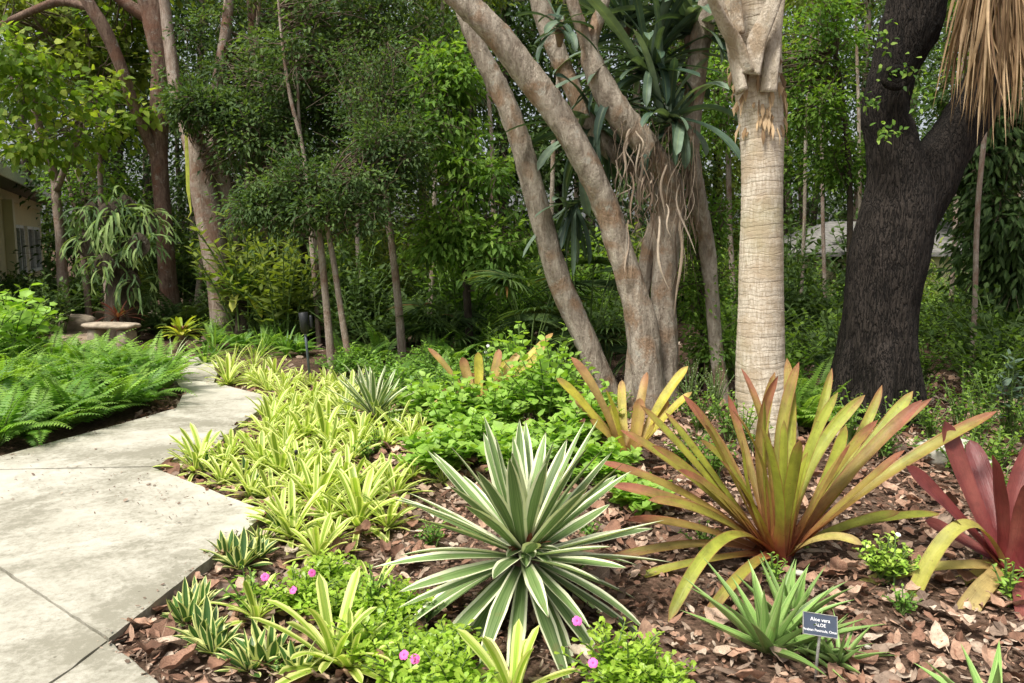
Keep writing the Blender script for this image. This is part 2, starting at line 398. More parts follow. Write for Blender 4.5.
PROF = {'agave': ([0, .06, .3, .55, .8, .93, 1], [.75, .62, .82, 1, .68, .28, .01]),
        'strap': ([0, .08, .25, .62, .86, .95, 1], [1.5, 1.05, .85, 1, .93, .66, .03]),
        'spider': ([0, .2, .5, .8, 1], [.6, .8, 1, .6, .02]),
        'aloe': ([0, .1, .3, .7, 1], [1.0, 1, .85, .42, .01]),
        'ovate': ([0, .15, .35, .7, .92, 1], [.1, .75, 1, .75, .3, .01])}
def blade(mb, pts, W, prof='strap', side=None, fold=.15, rnd=.5, k=5, twist=0, thick=0, wave=0, seed=0):
    pts = np.asarray(pts, float); n = len(pts); t = np.linspace(0, 1, n)
    ln = np.concatenate([[0], np.cumsum(np.linalg.norm(np.diff(pts, axis=0), axis=1))]); t = ln/ln[-1]
    wd = np.interp(t, *PROF[prof])*W/2
    T = norm(np.gradient(pts, axis=0))
    if side is None:
        d = pts[-1]-pts[0]; d[2] = 0
        if np.linalg.norm(d) < .05: d = np.array([.3, 1, 0])
        side = norm(np.cross(d, [0, 0, 1.]))
    S = norm(side-T*(T@side)[:, None]); N = np.cross(S, T)
    tw = twist*(.35+.65*t)[:, None]; S, N = S*np.cos(tw)+N*np.sin(tw), N*np.cos(tw)-S*np.sin(tw)
    s = np.linspace(-1, 1, k)
    rs = RS(seed); ph = rs.rand()*6
    wv = wave*np.sin(t*14+ph)[:, None]*s[None, :] if wave else 0
    lift = (np.abs(s)**1.3*fold)[None, :]+wv-fold*.3
    v = pts[:, None]+S[:, None]*(s[None, :, None]*wd[:, None, None])+N[:, None]*(lift*wd[:, None])[..., None]
    uv = np.stack(np.broadcast_arrays(((s+1)/2)[None, :], t[:, None]), -1).reshape(-1, 2)
    i = np.arange(n-1)[:, None]*k+np.arange(k-1)[None, :]
    F = np.stack([i, i+1, i+k+1, i+k], -1).reshape(-1, 4)
    mb.add(v.reshape(-1, 3), F, uv, rnd)
    if thick:
        th = (thick*np.interp(t, [0, .5, 1], [1, .7, .02]))[:, None]*(1-np.abs(s)**2)[None, :]
        v2 = v-N[:, None]*th[..., None]
        mb.add(v2.reshape(-1, 3), F[:, ::-1], uv, rnd)
def arc(base, az, el, L, droop, n=10, pw=1.3, sway=0):
    t = (np.linspace(0, 1, n)); a = el-droop*t**pw; b = az+sway*t
    d = np.stack([np.cos(a)*np.cos(b), np.cos(a)*np.sin(b), np.sin(a)], -1)
    st = np.diff(t)[:, None]*L*(d[1:]+d[:-1])/2
    return np.vstack([[0, 0, 0], np.cumsum(st, 0)])+np.asarray(base, float)
def bez(A, C, B, n=12):
    t = np.linspace(0, 1, n)[:, None]; return A*(1-t)**2+2*C*t*(1-t)+B*t*t

# leaves in bulk: P base, D direction, N face normal, L length, Wd width
def leaves(mb, P, D, N, L, Wd, rnd, near=False, fold=.25, curl=.15, shape='ovate'):
    P = np.asarray(P, float); n = len(P)
    if n == 0: return
    D = norm(D); S = norm(np.cross(D, N)); N = np.cross(S, D)
    L = np.broadcast_to(L, (n,))[:, None]; Wd = np.broadcast_to(Wd, (n,))[:, None]; rnd = np.broadcast_to(rnd, (n,))
    if not near:
        v = np.stack([P, P+D*L*.45-S*Wd*.5+N*Wd*fold, P+D*L-N*L*curl, P+D*L*.45+S*Wd*.5+N*Wd*fold], 1)
        uv = np.tile([[.5, 0], [0, .45], [.5, 1], [1, .45]], (n, 1)); b = np.arange(n)[:, None]*4
        F = np.concatenate([b+[0, 1, 2], b+[0, 2, 3]], 0)
        mb.add(v.reshape(-1, 3), F, uv, np.repeat(rnd, 4)); return
    w1, w2, t1, t2 = {'ovate': (.5, .36, .28, .66), 'round': (.5, .48, .25, .72), 'spoon': (.28, .5, .35, .78), 'lance': (.42, .34, .3, .65)}[shape]
    def pt(t, s, w_): return P+D*L*t-N*L*curl*t*t+S*Wd*s*w_+N*Wd*fold*abs(s)*w_*.8
    v = np.stack([P, pt(t1, -1, w1), pt(t1, 0, 0), pt(t1, 1, w1), pt(t2, -1, w2), pt(t2, 0, 0), pt(t2, 1, w2), pt(1, 0, 0)], 1)
    uv = np.tile([[.5, 0], [0, t1], [.5, t1], [1, t1], [0, t2], [.5, t2], [1, t2], [.5, 1]], (n, 1)); b = np.arange(n)[:, None]*8
    T3 = np.concatenate([b+[0, 2, 1], b+[0, 3, 2], b+[4, 5, 7], b+[5, 6, 7]], 0)
    Q = np.concatenate([b+[1, 2, 5, 4], b+[2, 3, 6, 5]], 0)
    mb.add(v.reshape(-1, 3), [T3, Q], uv, np.repeat(rnd, 8))

def inpoly(x, y, poly):
    c = np.zeros(np.shape(x), bool); n = len(poly)
    for i in range(n):
        x1, y1 = poly[i][:2]; x2, y2 = poly[(i+1) % n][:2]
        c ^= ((y1 > y) != (y2 > y)) & (x < (x2-x1)*(y-y1)/((y2-y1) if y2 != y1 else 1e-9)+x1)
    return c
def scatter(polypx, space, seed, maxn=400, avoid=()):
    poly = [G(*p)[:2] for p in polypx]; A = np.array(poly); rs = RS(seed); out = []
    lo, hi = A.min(0), A.max(0)
    for _ in range(maxn*40):
        p = lo+rs.rand(2)*(hi-lo)
        if not inpoly(p[0], p[1], poly): continue
        if any((p[0]-q[0])**2+(p[1]-q[1])**2 < space**2 for q in out): continue
        if any((p[0]-q[0])**2+(p[1]-q[1])**2 < q[2]**2 for q in avoid): continue
        out.append(p)
        if len(out) >= maxn: break
    return [np.array([p[0], p[1], 0]) for p in out]

# ================================================================== SETTING
# one sheet of soil out to the horizon, finer and gently uneven near the path
def axis(lim, n): t = np.linspace(-1, 1, n); return np.sign(t)*(np.abs(t)**3.2)*lim
gx = axis(400, 260); gy = axis(400, 260)+5
X, Y = np.meshgrid(gx, gy); Z = (vnoise(np.stack([X*1.5, Y*1.5, X*0], -1), 2)-.5)*.03*(np.abs(X) < 30)-.012
mb = MB(); k = len(gx); i = np.arange(k-1)[:, None]*k+np.arange(k-1)[None, :]
mb.add(np.stack([X, Y, Z], -1).reshape(-1, 3), np.stack([i, i+1, i+k+1, i+k], -1).reshape(-1, 4), (.5, .5), .5)
tag(mb.obj('ground', M['soil']), kind='structure')

ZP = .05
def slab(name, pix, extra=None, z=ZP, mat='conc', bottom=-.06, inset=.0):
    P = np.array([G(px, py, z) for px, py in pix])
    if inset:
        c = P.mean(0); P = P+norm(c-P)*inset
    Q_ = []; rs_ = RS(len(P)*7+int(abs(pix[0][0])))
    for a_, b_ in zip(P, np.roll(P, -1, 0)):
        k_ = int(min(60, max(1, np.linalg.norm(b_-a_)/.045))) if abs(a_).max() < 9 and abs(b_).max() < 9 else 1
        for t_ in range(k_):
            q_ = a_+(b_-a_)*t_/k_
            if t_: q_ = q_+np.array([rs_.randn(), rs_.randn(), 0])*.0022
            Q_.append(q_)
    P = np.array(Q_)
    n = len(P); lo = P.copy(); lo[:, 2] = bottom; m = MB()
    area = sum(P[i][0]*P[(i+1) % n][1]-P[(i+1) % n][0]*P[i][1] for i in range(n))
    if area < 0: P = P[::-1]; lo = lo[::-1]
    import mathutils
    tris = mathutils.geometry.tessellate_polygon([[mathutils.Vector(p) for p in P]])
    m.add(P, np.array(tris), (.5, .5), .5)
    top_in = P.copy()
    for i in range(n):
        j = (i+1) % n; m.add(np.array([P[i], lo[i], lo[j], P[j]]), np.array([[0, 1, 2, 3]]), (.5, .5), .5)
    o = m.obj(name, M[mat], smooth=False)
    bv = o.modifiers.new('soft edge', 'WELD'); bv.merge_threshold = .0005
    b2 = o.modifiers.new('edge', 'BEVEL'); b2.width = .006; b2.segments = 2; b2.limit_method = 'ANGLE'; b2.angle_limit = R(50)
    return tag(o, kind='structure'), P
EDGE = [(109, 638), (268, 512), (152, 467)]
slab('concrete_path', [(109, 638), (268, 512), (152, 467), (0, 470), (-500, 480), (-900, 530), (-60, 527)])
slab('concrete_path', [(107, 640.5), (-60, 530), (-900, 533), (-1200, 683), (40, 690)])
slab('concrete_path', [(109, 640.5), (42, 690), (-900, 900), (-200, 1100), (300, 1000), (170, 690)])
slab('concrete_path', [(153, 466), (185, 456), (214, 446), (232, 430), (256, 412), (276, 398), (248, 391), (214, 382.5), (174, 378.5), (184, 392), (176, 408), (120, 424), (52, 442), (0, 456), (-120, 470), (0, 469)])
slab('concrete_path', [(173, 377.5), (214, 381.5), (219, 370), (216, 360), (190, 356), (130, 356), (60, 357), (0, 359), (0, 364), (60, 364), (120, 365), (160, 368)])
slab('concrete_path', [(-900, 483), (-500, 483), (0, 472), (-3, 458), (-300, 480), (-900, 484)], z=.047)
mb = MB()
P = [G(*p, .006) for p in ((70, 352), (130, 352), (126, 336), (112, 320), (128, 308), (90, 306), (80, 320), (50, 334))]
c = np.mean(P, 0); n = len(P); mb.add(np.vstack([P, c]), np.array([[i, (i+1) % n, n] for i in range(n)]), (.5, .5), .5)
tag(mb.obj('sandy_track', M['sand']), kind='structure')

PATHPOLYS = [[G(*p, ZP)[:2] for p in q] for q in (
    [(170, 690), (109, 638), (268, 512), (152, 467), (185, 456), (214, 446), (232, 430), (256, 412), (276, 398), (214, 382), (219, 370), (216, 360), (0, 359), (0, 364), (160, 368), (184, 392), (176, 408), (52, 442), (-120, 470), (-900, 483), (-900, 900), (170, 900)],)]
def onpath(x, y): return inpoly(x, y, PATHPOLYS[0])

# ------------------------------------------------------------------ leaf litter
def dry_leaves(mb, P, size, rs, z0=0.004, curl=.6):
    n = len(P); az = rs.rand(n)*6.283; D = np.stack([np.cos(az), np.sin(az), (rs.rand(n)-.4)*.5], -1)
    N = norm(np.stack([rs.randn(n)*.45, rs.randn(n)*.45, np.ones(n)], -1)); r = np.clip(vnoise(P*3.0, 4)*.5+rs.rand(n)*.65-.08, 0, 1)
    Q = P.copy(); Q[:, 2] += z0+rs.rand(n)*size*.45; sz = size*rs.gamma(4, .25, n)
    for k, shp in enumerate(('round', 'ovate', 'round')):
        m = np.arange(n) % 3 == k; q = m.sum()
        leaves(mb, Q[m], D[m], N[m], sz[m], sz[m]*rs.uniform(.25, (.85, .6, .35)[k], q), r[m], True, curl*rs.uniform(-.9, 1.3, q)[:, None], .5*rs.uniform(-1, 1, q)[:, None], shp)
def near_pts(n, seed, y0, y1, xr=(-3.4, 5.2)):
    rs = RS(seed); p = np.stack([rs.uniform(*xr, n), y0+(y1-y0)*rs.rand(n)**1.1, np.zeros(n)], -1)
    lim = np.abs(p[:, 0]) < p[:, 1]*.75+1
    k = ~onpath(p[:, 0], p[:, 1]) & lim; return p[k]
rs = RS(11)
for nm, cnt, sz, mt, sd in (('leaf_litter', 20000, .03, 'litter', 21), ('leaf_litter', 9000, .045, 'litter', 22), ('leaf_litter', 24000, .024, 'litter2', 23), ('leaf_litter', 3000, .05, 'litter2', 24)):
    mb = MB(); pts = near_pts(cnt, sd, 1.9, 9.5); dry_leaves(mb, pts, sz, rs)
    tag(mb.obj(nm, M[mt]), {'litter': 'small crumbled reddish brown dry leaves covering the planting bed', 'litter2': 'small greyish tan leaf scraps and mulch covering the planting bed'}[mt], 'leaf litter', kind='stuff')
# woodland floor litter
mb = MB(); pts = RS(5).uniform((-18, 8, 0), (18, 26, 0), (9000, 3)); dry_leaves(mb, pts, .09, rs)
tag(mb.obj('leaf_litter', M['litter2']), 'brown leaf litter on the shaded woodland floor behind the bed', 'leaf litter', kind='stuff')
# twigs
mb = MB(); rs = RS(31); pts = near_pts(420, 32, 2.0, 8)
for p in pts:
    a = rs.rand()*6.28; L = rs.uniform(.04, .22); d = np.array([math.cos(a), math.sin(a), rs.uniform(-.05, .12)])
    q = p+[0, 0, .012]; tube(mb, [q, q+d*L*.5+[0, 0, rs.rand()*.01], q+d*L], [.0022, .002, .0012], 5, cap=False)
tag(mb.obj('twig_mulch', M['roots']), 'thin dry twigs strewn among the fallen leaves', 'twigs', kind='stuff')
# crumbs of soil on the slab
mb = MB(); rs = RS(33); e = 0
a, b = G(268, 512, ZP), G(152, 467, ZP)
pp = []
for _ in range(150):
    t = rs.rand(); p = a*(1-t)+b*t+np.array([-rs.rand()**1.5*.75-.02, -abs(rs.randn())*.22, 0.002]); pp.append(p)
for _ in range(90):
    p = G(rs.uniform(0, 190), rs.uniform(440, 500), ZP+.002); pp.append(p)
for (e1, e2, n_) in (((268, 512), (109, 638), 130), ((109, 638), (165, 683), 50), ((0, 460), (176, 408), 120), ((152, 467), (276, 398), 60)):
    a, b = G(*e1, ZP), G(*e2, ZP); dd_ = norm(b-a)
    for _ in range(n_):
        t = rs.rand(); q = a*(1-t)+b*t; of = abs(rs.randn())*.035+.006; s__ = rs.choice([-1, 1]); pp.append(q+np.array([-dd_[1], dd_[0], 0])*of*s__+[0, 0, .002])
pp = np.array([p for p in pp if onpath(p[0], p[1])]); dry_leaves(mb, pp, .014, rs, .001)
tag(mb.obj('path_debris', M['litter2']), 'tiny dark leaf crumbs scattered on the concrete path', 'debris', kind='stuff')

# LITTER2
def big_leaf_mesh(seed, mat):
    rs = RS(seed); n, k = 9, 7; t = np.linspace(0, 1, n); s = np.linspace(-1, 1, k)
    wd = np.interp(t, [0, .08, .3, .6, .85, 1], [.08, .5, .95, 1, .6, .04])*(.24+.17*rs.rand())
    S, Tt = np.meshgrid(s, t); x = Tt-.5; y = S*wd[:, None]
    edge = 1+.2*(vnoise(np.stack([Tt*6, S*2, S*0+seed], -1))-.5); y = y*edge
    c1, c2, c3 = rs.uniform(-.3, .7), rs.uniform(-.35, .45), rs.uniform(-.15, .75)
    z = c3*np.abs(S)**1.6*wd[:, None]+c1*(x*2)**2*.35+.20*(vnoise(np.stack([x*4, y*4, x*0+seed], -1))-.5)+c2*x*S*.4
    z -= z.min(); mb = MB(); i = np.arange(n-1)[:, None]*k+np.arange(k-1)
    mb.add(np.stack([x, y, z], -1).reshape(-1, 3), np.stack([i, i+1, i+k+1, i+k], -1).reshape(-1, 4), np.stack([(S+1)/2, Tt], -1).reshape(-1, 2), rs.rand())
    tube(mb, [(-.5, 0, z[0, k//2]), (-.62, .03, z[0, k//2]+.02), (-.74, .02, z[0, k//2])], [.018, .013, .012], 5, r=.2)
    return mb.mesh('fallen_leaf', mat)
BL = [big_leaf_mesh(s, M['litter']) for s in range(9)]+[big_leaf_mesh(s, M['litter2']) for s in range(20, 25)]
def fallen(p, size, rz, label, group=None, rs=RS(1), k=None, z=.01, tilt=.25):
    me = BL[rs.randint(len(BL)) if k is None else k]; o = bpy.data.objects.new('fallen_leaf', me); COL.objects.link(o)
    o.location = (p[0], p[1], p[2]+z); o.rotation_euler = (rs.uniform(-tilt, tilt), rs.uniform(-tilt, tilt), rz); o.scale = (size,)*3
    return tag(o, label, 'fallen leaf', group)
def baked_litter(seed, n, mat, s0, s1, y1):
    rs_ = RS(seed); mb_ = MB(); src = [m_ for m_ in BL if m_.materials[0] == M[mat]]
    dat = []
    for me in src:
        v = np.empty(len(me.vertices)*3, np.float32); me.vertices.foreach_get('co', v); fs = [tuple(p.vertices) for p in me.polygons if len(p.vertices) == 4]; dat.append((v.reshape(-1, 3), np.array(fs)))
    pts_ = near_pts(n, seed, 1.9, y1)
    for p in pts_:
        v, F = dat[rs_.randint(len(dat))]; sz = rs_.uniform(s0, s1); a = rs_.rand()*6.283; tx, ty = rs_.randn(2)*.3
        q = v*sz*np.array([1, rs_.uniform(.6, 1.15), rs_.uniform(.6, 1.8)]); q = q+np.stack([q[:, 0]*0, q[:, 0]*0, q[:, 0]*tx+q[:, 1]*ty], -1)
        c_, s__ = math.cos(a), math.sin(a); q[:, 1] += sz*rs_.uniform(-.5, .5)*(q[:, 0]/sz)**2; q = np.stack([q[:, 0]*c_-q[:, 1]*s__, q[:, 0]*s__+q[:, 1]*c_, q[:, 2]], -1)
        q[:, 2] -= q[:, 2].min(); mb_.add(q+p+[0, 0, rs_.uniform(.004, .03)], F, (.3, .5), rs_.rand())
    tag(mb_.obj('leaf_litter', M[mat]), {'litter': 'curled pinkish brown dry leaves piled all over the planting bed', 'litter2': 'greyish tan curled dry leaves mixed through the planting bed'}[mat], 'leaf litter', kind='stuff')
baked_litter(501, 2600, 'litter', .05, .12, 8.5); baked_litter(502, 1100, 'litter2', .04, .11, 8.5)
rs = RS(77)
BIG = [(172, 652, .15, 'large tan fallen leaf beside the lower corner of the concrete slab', .3), (183, 668, .16, 'wide pinkish fallen leaf below the dark striped plant near the slab corner', .9),
       (150, 628, .09, 'crumpled fallen leaf touching the slab edge just above its lower corner', 2), (345, 640, .17, 'large smooth pinkish brown leaf lying between the pink periwinkles', .2),
       (222, 455, .12, 'rounded brown leaf at the narrow strip of bed where the path steps in', 1), (872, 636, .12, 'large rosy fallen leaf right of the aloe label', 2.2),
       (858, 668, .14, 'pale pink fallen leaf at the bottom right of the aloe label', 0), (665, 600, .10, 'pinkish leaf lying right of the big striped agave', 1)]
for px, py, sz, lb, rz in BIG: fallen(G(px, py), sz, rz, lb, None, rs, rs.randint(9), .02)
pts = []
P0 = near_pts(3000, 91, 2.0, 6.4)
for p in P0:
    if all((p[0]-q[0])**2+(p[1]-q[1])**2 > .0075 for q in pts): pts.append(p)
    if len(pts) >= 292: break
for p in pts:
    zone = 'along the edge of the concrete path' if p[0] < -.35-.1*p[1] else ('on the bare bed around aloe and red bromeliad' if (p[0] > .55 and p[1] < 3.5) else 'between the leafy plants of the bed')
    fallen(p, rs.uniform(.06, .16), rs.rand()*6.28, 'curled reddish brown dry leaf '+zone, 'dry fallen leaves '+zone, rs, z=.012)

# ================================================================== TREES
def stem_path(pts, ground=True, k=7):
    """pts: (px, py, Y, width in px) -> smoothed path and radii"""
    P = [V(a, b, Yy) for a, b, Yy, _ in pts]; W_ = [q[3]*mpp(p)/2 for q, p in zip(pts, P)]
    if ground and P[0][2] > .1:
        g = P[0].copy(); d = (P[0]-P[1]); g = g+d/max(abs(d[2]), .1)*min(P[0][2], 1.5)*.7; g[2] = -.06; P = [g]+P; W_ = [W_[0]*1.18]+W_
    elif ground: P[0][2] = -.06
    P = np.array(P); S = spline(P, k); t = np.linspace(0, len(P)-1, len(S)); return S, np.interp(t, np.arange(len(P)), W_)
def crown(root, org, ells, mat, anchors, clumps=26, per=60, L=.07, W=.04, rc=.28, droop=.3, near=False, seed=0, bark='twig', shape='ovate', ntw=1.0, flat=.75):
    rs = RS(seed); mb = MB(); tw = MB(); anchors = np.array(anchors)
    for e in ells:
        c = V(e[0], e[1], e[2]); s = mpp(c); rad = np.array([e[3]*s, e[5] if len(e) > 5 else (e[3]+e[4])/2*s*.9, e[4]*s])
        n = max(4, int(clumps*(e[6] if len(e) > 6 else 1)))
        d = norm(rs.randn(n, 3)); rr = rs.rand(n)**.45; C = c+d*rr[:, None]*rad
        C[:, 2] = np.maximum(C[:, 2], .15)
        for q, dd in zip(C, d):
            r_ = rc*rs.uniform(.6, 1.35); m = int(per*rs.uniform(.6, 1.4)); cl = rs.rand()
            # two or three sprays per clump
            g = rs.randn(m, 3)*r_*np.array([.62, .62, .62*flat]); P = q+g
            D = norm(g)+dd*.5+rs.randn(m, 3)*.45+np.array([0, 0, -droop]); N = np.array([0, 0, 1.])+rs.randn(m, 3)*.5+np.array([0, -.25, 0])
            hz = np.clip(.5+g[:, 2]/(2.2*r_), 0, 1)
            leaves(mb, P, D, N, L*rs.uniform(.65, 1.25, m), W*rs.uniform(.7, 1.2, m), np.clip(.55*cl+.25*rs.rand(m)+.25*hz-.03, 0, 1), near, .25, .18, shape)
            if rs.rand() < ntw:
                a = anchors[np.argmin(((anchors-q)**2).sum(1)+rs.rand(len(anchors))*.6)]
                mid = (a+q)/2+rs.randn(3)*.12*np.linalg.norm(a-q)+[0, 0, .05]; ln = np.linalg.norm(a-q)
                tube(tw, bez(a, mid, q, 7), np.linspace(.006+.007*min(ln, 3), .004, 7), 5, cap=False)
                for _ in range(3):
                    e2 = q+rs.randn(3)*r_*.9; tube(tw, [q, (q+e2)/2+rs.randn(3)*.03, e2], [.004, .003, .002], 4, cap=False)
    if tw.n: tw.obj('branches', M[bark], root, org)
    return mb.obj('crown', M[mat], root, org)
def tree(name, label, cat, stems, bark, ells=(), leaf='deep', group=None, sides=16, rough=.10, fine=0, **kw):
    paths = [stem_path(s, i == 0 or s[0][1] > 330) for i, s in enumerate(stems)]
    org = paths[0][0][0].copy(); org[2] = 0
    root = thing(name, org, label, cat, group)
    mb = MB()
    for i, (S, rd) in enumerate(paths): tube(mb, S, rd, sides, rough, i+kw.get('seed', 0), freq=2.2, fine=fine)
    mb.obj('trunk', M[bark], root, org)
    if ells:
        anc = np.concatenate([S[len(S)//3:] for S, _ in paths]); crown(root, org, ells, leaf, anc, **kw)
    return root, org

# --- the dark forked oak
o_st = [[(872, 428, 7.0, 84), (874, 380, 7.0, 78), (879, 320, 7.0, 78), (887, 262, 7.0, 78), (897, 215, 7.0, 76), (899, 180, 7.0, 66), (892, 145, 7.0, 54), (887, 108, 7.0, 48), (895, 70, 6.98, 46), (912, 25, 6.95, 58), (922, -30, 6.9, 56), (935, -120, 6.9, 50), (930, -240, 7, 40)],
        [(900, 245, 7.02, 56), (912, 210, 7.02, 60), (932, 172, 7.03, 58), (956, 135, 7.05, 50), (981, 92, 7.08, 46), (1005, 40, 7.1, 42), (1038, -25, 7.2, 38), (1090, -120, 7.3, 30)]]
paths = [stem_path(o_st[0], True, 26), stem_path(o_st[1], False, 26)]
org = paths[0][0][0].copy(); org[2] = 0
root = thing('oak_tree', org, 'big dark forked tree with blackish furrowed bark behind the orange bromeliad', 'tree')
mb = MB()
for i, (S, rd) in enumerate(paths): tube(mb, S, rd*.93, 110, .10, i+4, fine=.05)
for k_ in range(6):   # root flare
    a = k_*1.05+.3; b = org+[math.cos(a)*.44, math.sin(a)*.44, -.05]; t_ = org+[math.cos(a)*.2, math.sin(a)*.2, .75]
    tube(mb, bez(t_, org+[math.cos(a)*.36, math.sin(a)*.36, .2], b, 10), np.linspace(.12, .05, 10), 20, .15, k_)
mb.obj('trunk', M['oak'], root, org)
mb = MB(); kc = V(896, 78, 6.68)
for j, (r0, r1, z) in enumerate(((.085, .035, .0), (.04, .03, -.01))):
    th = np.linspace(0, 2*np.pi, 25); ring = np.stack([np.cos(th)*r0, th*0-z, np.sin(th)*r0*.8], -1)+kc; tube(mb, ring, r1, 10, .2, j, cap=False)
mb.obj('knot', M['oak'], root, org)
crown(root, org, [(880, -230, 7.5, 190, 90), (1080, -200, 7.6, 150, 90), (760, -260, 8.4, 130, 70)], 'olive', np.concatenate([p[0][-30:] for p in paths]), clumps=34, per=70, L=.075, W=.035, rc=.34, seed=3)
mb = MB(); rs = RS(8)
for c_ in ((905, 72, 6.6, 26, 12), (880, 40, 6.6, 14, 14), (922, 95, 6.6, 12, 14), (868, 100, 6.65, 10, 10), (885, 130, 6.6, 12, 10)):
    c = V(*c_[:3]); n = 30; P = c+rs.randn(n, 3)*np.array([c_[3], 6, c_[4]])*.0045
    leaves(mb, P, rs.randn(n, 3)+[0, -.6, -.2], rs.randn(n, 3)*.4+[0, -1, .6], .055, .028, rs.rand(n), True)
mb.obj('shoot_leaves', M['bright'], root, org)

# --- the pale ringed palm
pst = [(768, 446, 6.3, 66), (766, 425, 6.3, 64), (763, 395, 6.3, 57), (760, 360, 6.3, 50), (761, 300, 6.3, 46), (762, 230, 6.3, 44), (762, 160, 6.3, 44), (760, 115, 6.3, 46), (757, 80, 6.3, 50), (754, 45, 6.3, 56), (751, 0, 6.3, 62), (749, -60, 6.3, 66), (747, -150, 6.3, 60)]
S, rd = stem_path(pst, True, 30); org = S[0].copy(); org[2] = 0
root = thing('palm_tree', org, 'pale ringed palm trunk standing behind the orange bromeliad', 'palm')
ln = np.concatenate([[0], np.cumsum(np.linalg.norm(np.diff(S, axis=0), axis=1))])
rd = rd*.95*(1+.006*np.sin(ln*2*np.pi/.085)+.004*np.sin(ln*2*np.pi/.043+1))
mb = MB(); tube(mb, S, rd, 64, .05, 5); mb.obj('trunk', M['palm'], root, org)
def boot(mb, pts, w0, w1, th, seed):
    Q = spline(np.array(pts), 8); n = len(Q); wd = np.linspace(w0, w1, n); T = norm(np.gradient(Q, axis=0))
    N = norm(np.array([(Q[i]-[S[0][0], S[0][1], Q[i][2]])*[1, 1, 0] for i in range(n)])); N[:] = norm(N.mean(0)); Sd = norm(np.cross(T, N)); N = np.cross(Sd, T)
    m = 14; a = np.linspace(0, 2*np.pi, m, endpoint=False); v = []
    for i in range(n):
        rr = 1+.08*(vnoise(np.stack([np.cos(a)*2+i*.6, np.sin(a)*2, a*0+seed], -1))-.5)
        v.append(Q[i]+Sd[i]*(np.cos(a)*wd[i]/2*rr)[:, None]+N[i]*(np.sin(a)*th/2*rr)[:, None])
    v = np.array(v).reshape(-1, 3); i = np.arange(n-1)[:, None]*m; j = np.arange(m)[None, :]; F = np.stack([i+j, i+(j+1) % m, i+m+(j+1) % m, i+m+j], -1).reshape(-1, 4)
    mb.add(v, [F, np.arange(m)[None, ::-1], (np.arange(m)+(n-1)*m)[None, :]], (.5, .5), .5)
for q in ([(745, 74, 6.08), (736, 45, 6.05), (722, 20, 6.0), (706, -14, 5.9)], [(748, 74, 6.05), (757, 40, 6.02), (771, 8, 5.98), (788, -40, 5.9)],
          [(738, 35, 6.06), (736, 5, 6.05), (733, -50, 5.95)], [(768, 92, 6.08), (772, 60, 6.06), (776, 25, 6.1), (782, -30, 6.1)], [(742, 92, 6.1), (735, 62, 6.12), (728, 30, 6.12), (716, -10, 6.1)]):
    mb = MB(); w0 = .19 if q[0][1] == 74 else .13; boot(mb, [V(*p) for p in q], w0, .085, .045, int(q[0][0])); mb.obj('leaf_base', M['boot'], root, org)
mb = MB(); rs = RS(4)
for _ in range(70):   # torn fibres below the leaf bases
    a = rs.uniform(math.pi, 2*math.pi); z = V(757, rs.uniform(62, 135), 6.3)[2]; r0 = np.interp(z, S[:, 2], rd)*1.0
    b = np.array([org[0]+(np.interp(z, S[:, 2], S[:, 0])-org[0])+math.cos(a)*r0, 6.3+math.sin(a)*r0, z])
    L = rs.uniform(.05, .16); d = np.array([math.cos(a)*.25, math.sin(a)*.25, -1])
    blade(mb, [b, b+d*L*.5+[math.cos(a)*.015, math.sin(a)*.015, 0], b+d*L], rs.uniform(.008, .035), 'spider', rnd=rs.rand(), k=3)
mb.obj('fibre', M['thatch'], root, org)

# --- the brown multi-stem tree
f = 7.5
fst = [[(664, 405, f, 34), (663, 340, f, 29), (665, 270, f, 27), (670, 215, f, 27), (669, 178, f-.1, 27), (648, 148, f-.15, 28), (618, 112, f-.2, 28), (596, 72, f-.2, 26), (590, 46, f-.2, 17), (598, 20, f-.2, 13), (606, -15, f-.2, 12), (612, -120, f, 10)],
       [(654, 408, f-.2, 38), (645, 345, f-.2, 33), (631, 285, f-.2, 31), (613, 228, f-.2, 30), (597, 185, f-.25, 30), (577, 145, f-.3, 30), (553, 108, f-.3, 30), (528, 75, f-.3, 32), (498, 38, f-.35, 31), (467, 5, f-.4, 30), (430, -35, f-.4, 28), (370, -110, f-.4, 24)],
       [(608, 408, f+.5, 32), (590, 350, f+.5, 27), (560, 284, f+.5, 25), (541, 216, f+.5, 24), (525, 155, f+.5, 24), (506, 102, f+.5, 24), (484, 60, f+.5, 20), (464, 15, f+.5, 15), (448, -40, f+.5, 13)],
       [(672, 222, f+.25, 24), (650, 180, f+.3, 22), (600, 140, f+.3, 20), (574, 92, f+.3, 20), (556, 50, f+.3, 22), (540, 0, f+.3, 22), (520, -80, f+.3, 20)],
       [(724, 405, f+.3, 18), (716, 345, f+.3, 15), (711, 290, f+.3, 15), (706, 240, f+.3, 17), (697, 195, f+.2, 20), (690, 150, f+.1, 21), (694, 95, f+.1, 22), (700, 45, f, 22), (709, 0, f, 22), (716, -70, f, 20)],
       [(633, 400, f+.1, 20), (636, 345, f+.1, 18), (641, 295, f+.1, 17), (649, 250, f+.1, 17), (660, 215, f+.1, 18)]]
paths = [stem_path(s, s[0][1] > 330, 12) for s in fst]
org = paths[0][0][0].copy(); org[2] = 0
root = thing('multi_stem_tree', org, 'brown tree with several leaning smooth stems fanning from one base behind the lime shrub', 'tree')
for i, (S, rd) in enumerate(paths):
    mb = MB(); tube(mb, S, rd*.88, 40, .16, i+20, fine=.03); o = mb.obj('trunk', M['fig'], root, org)
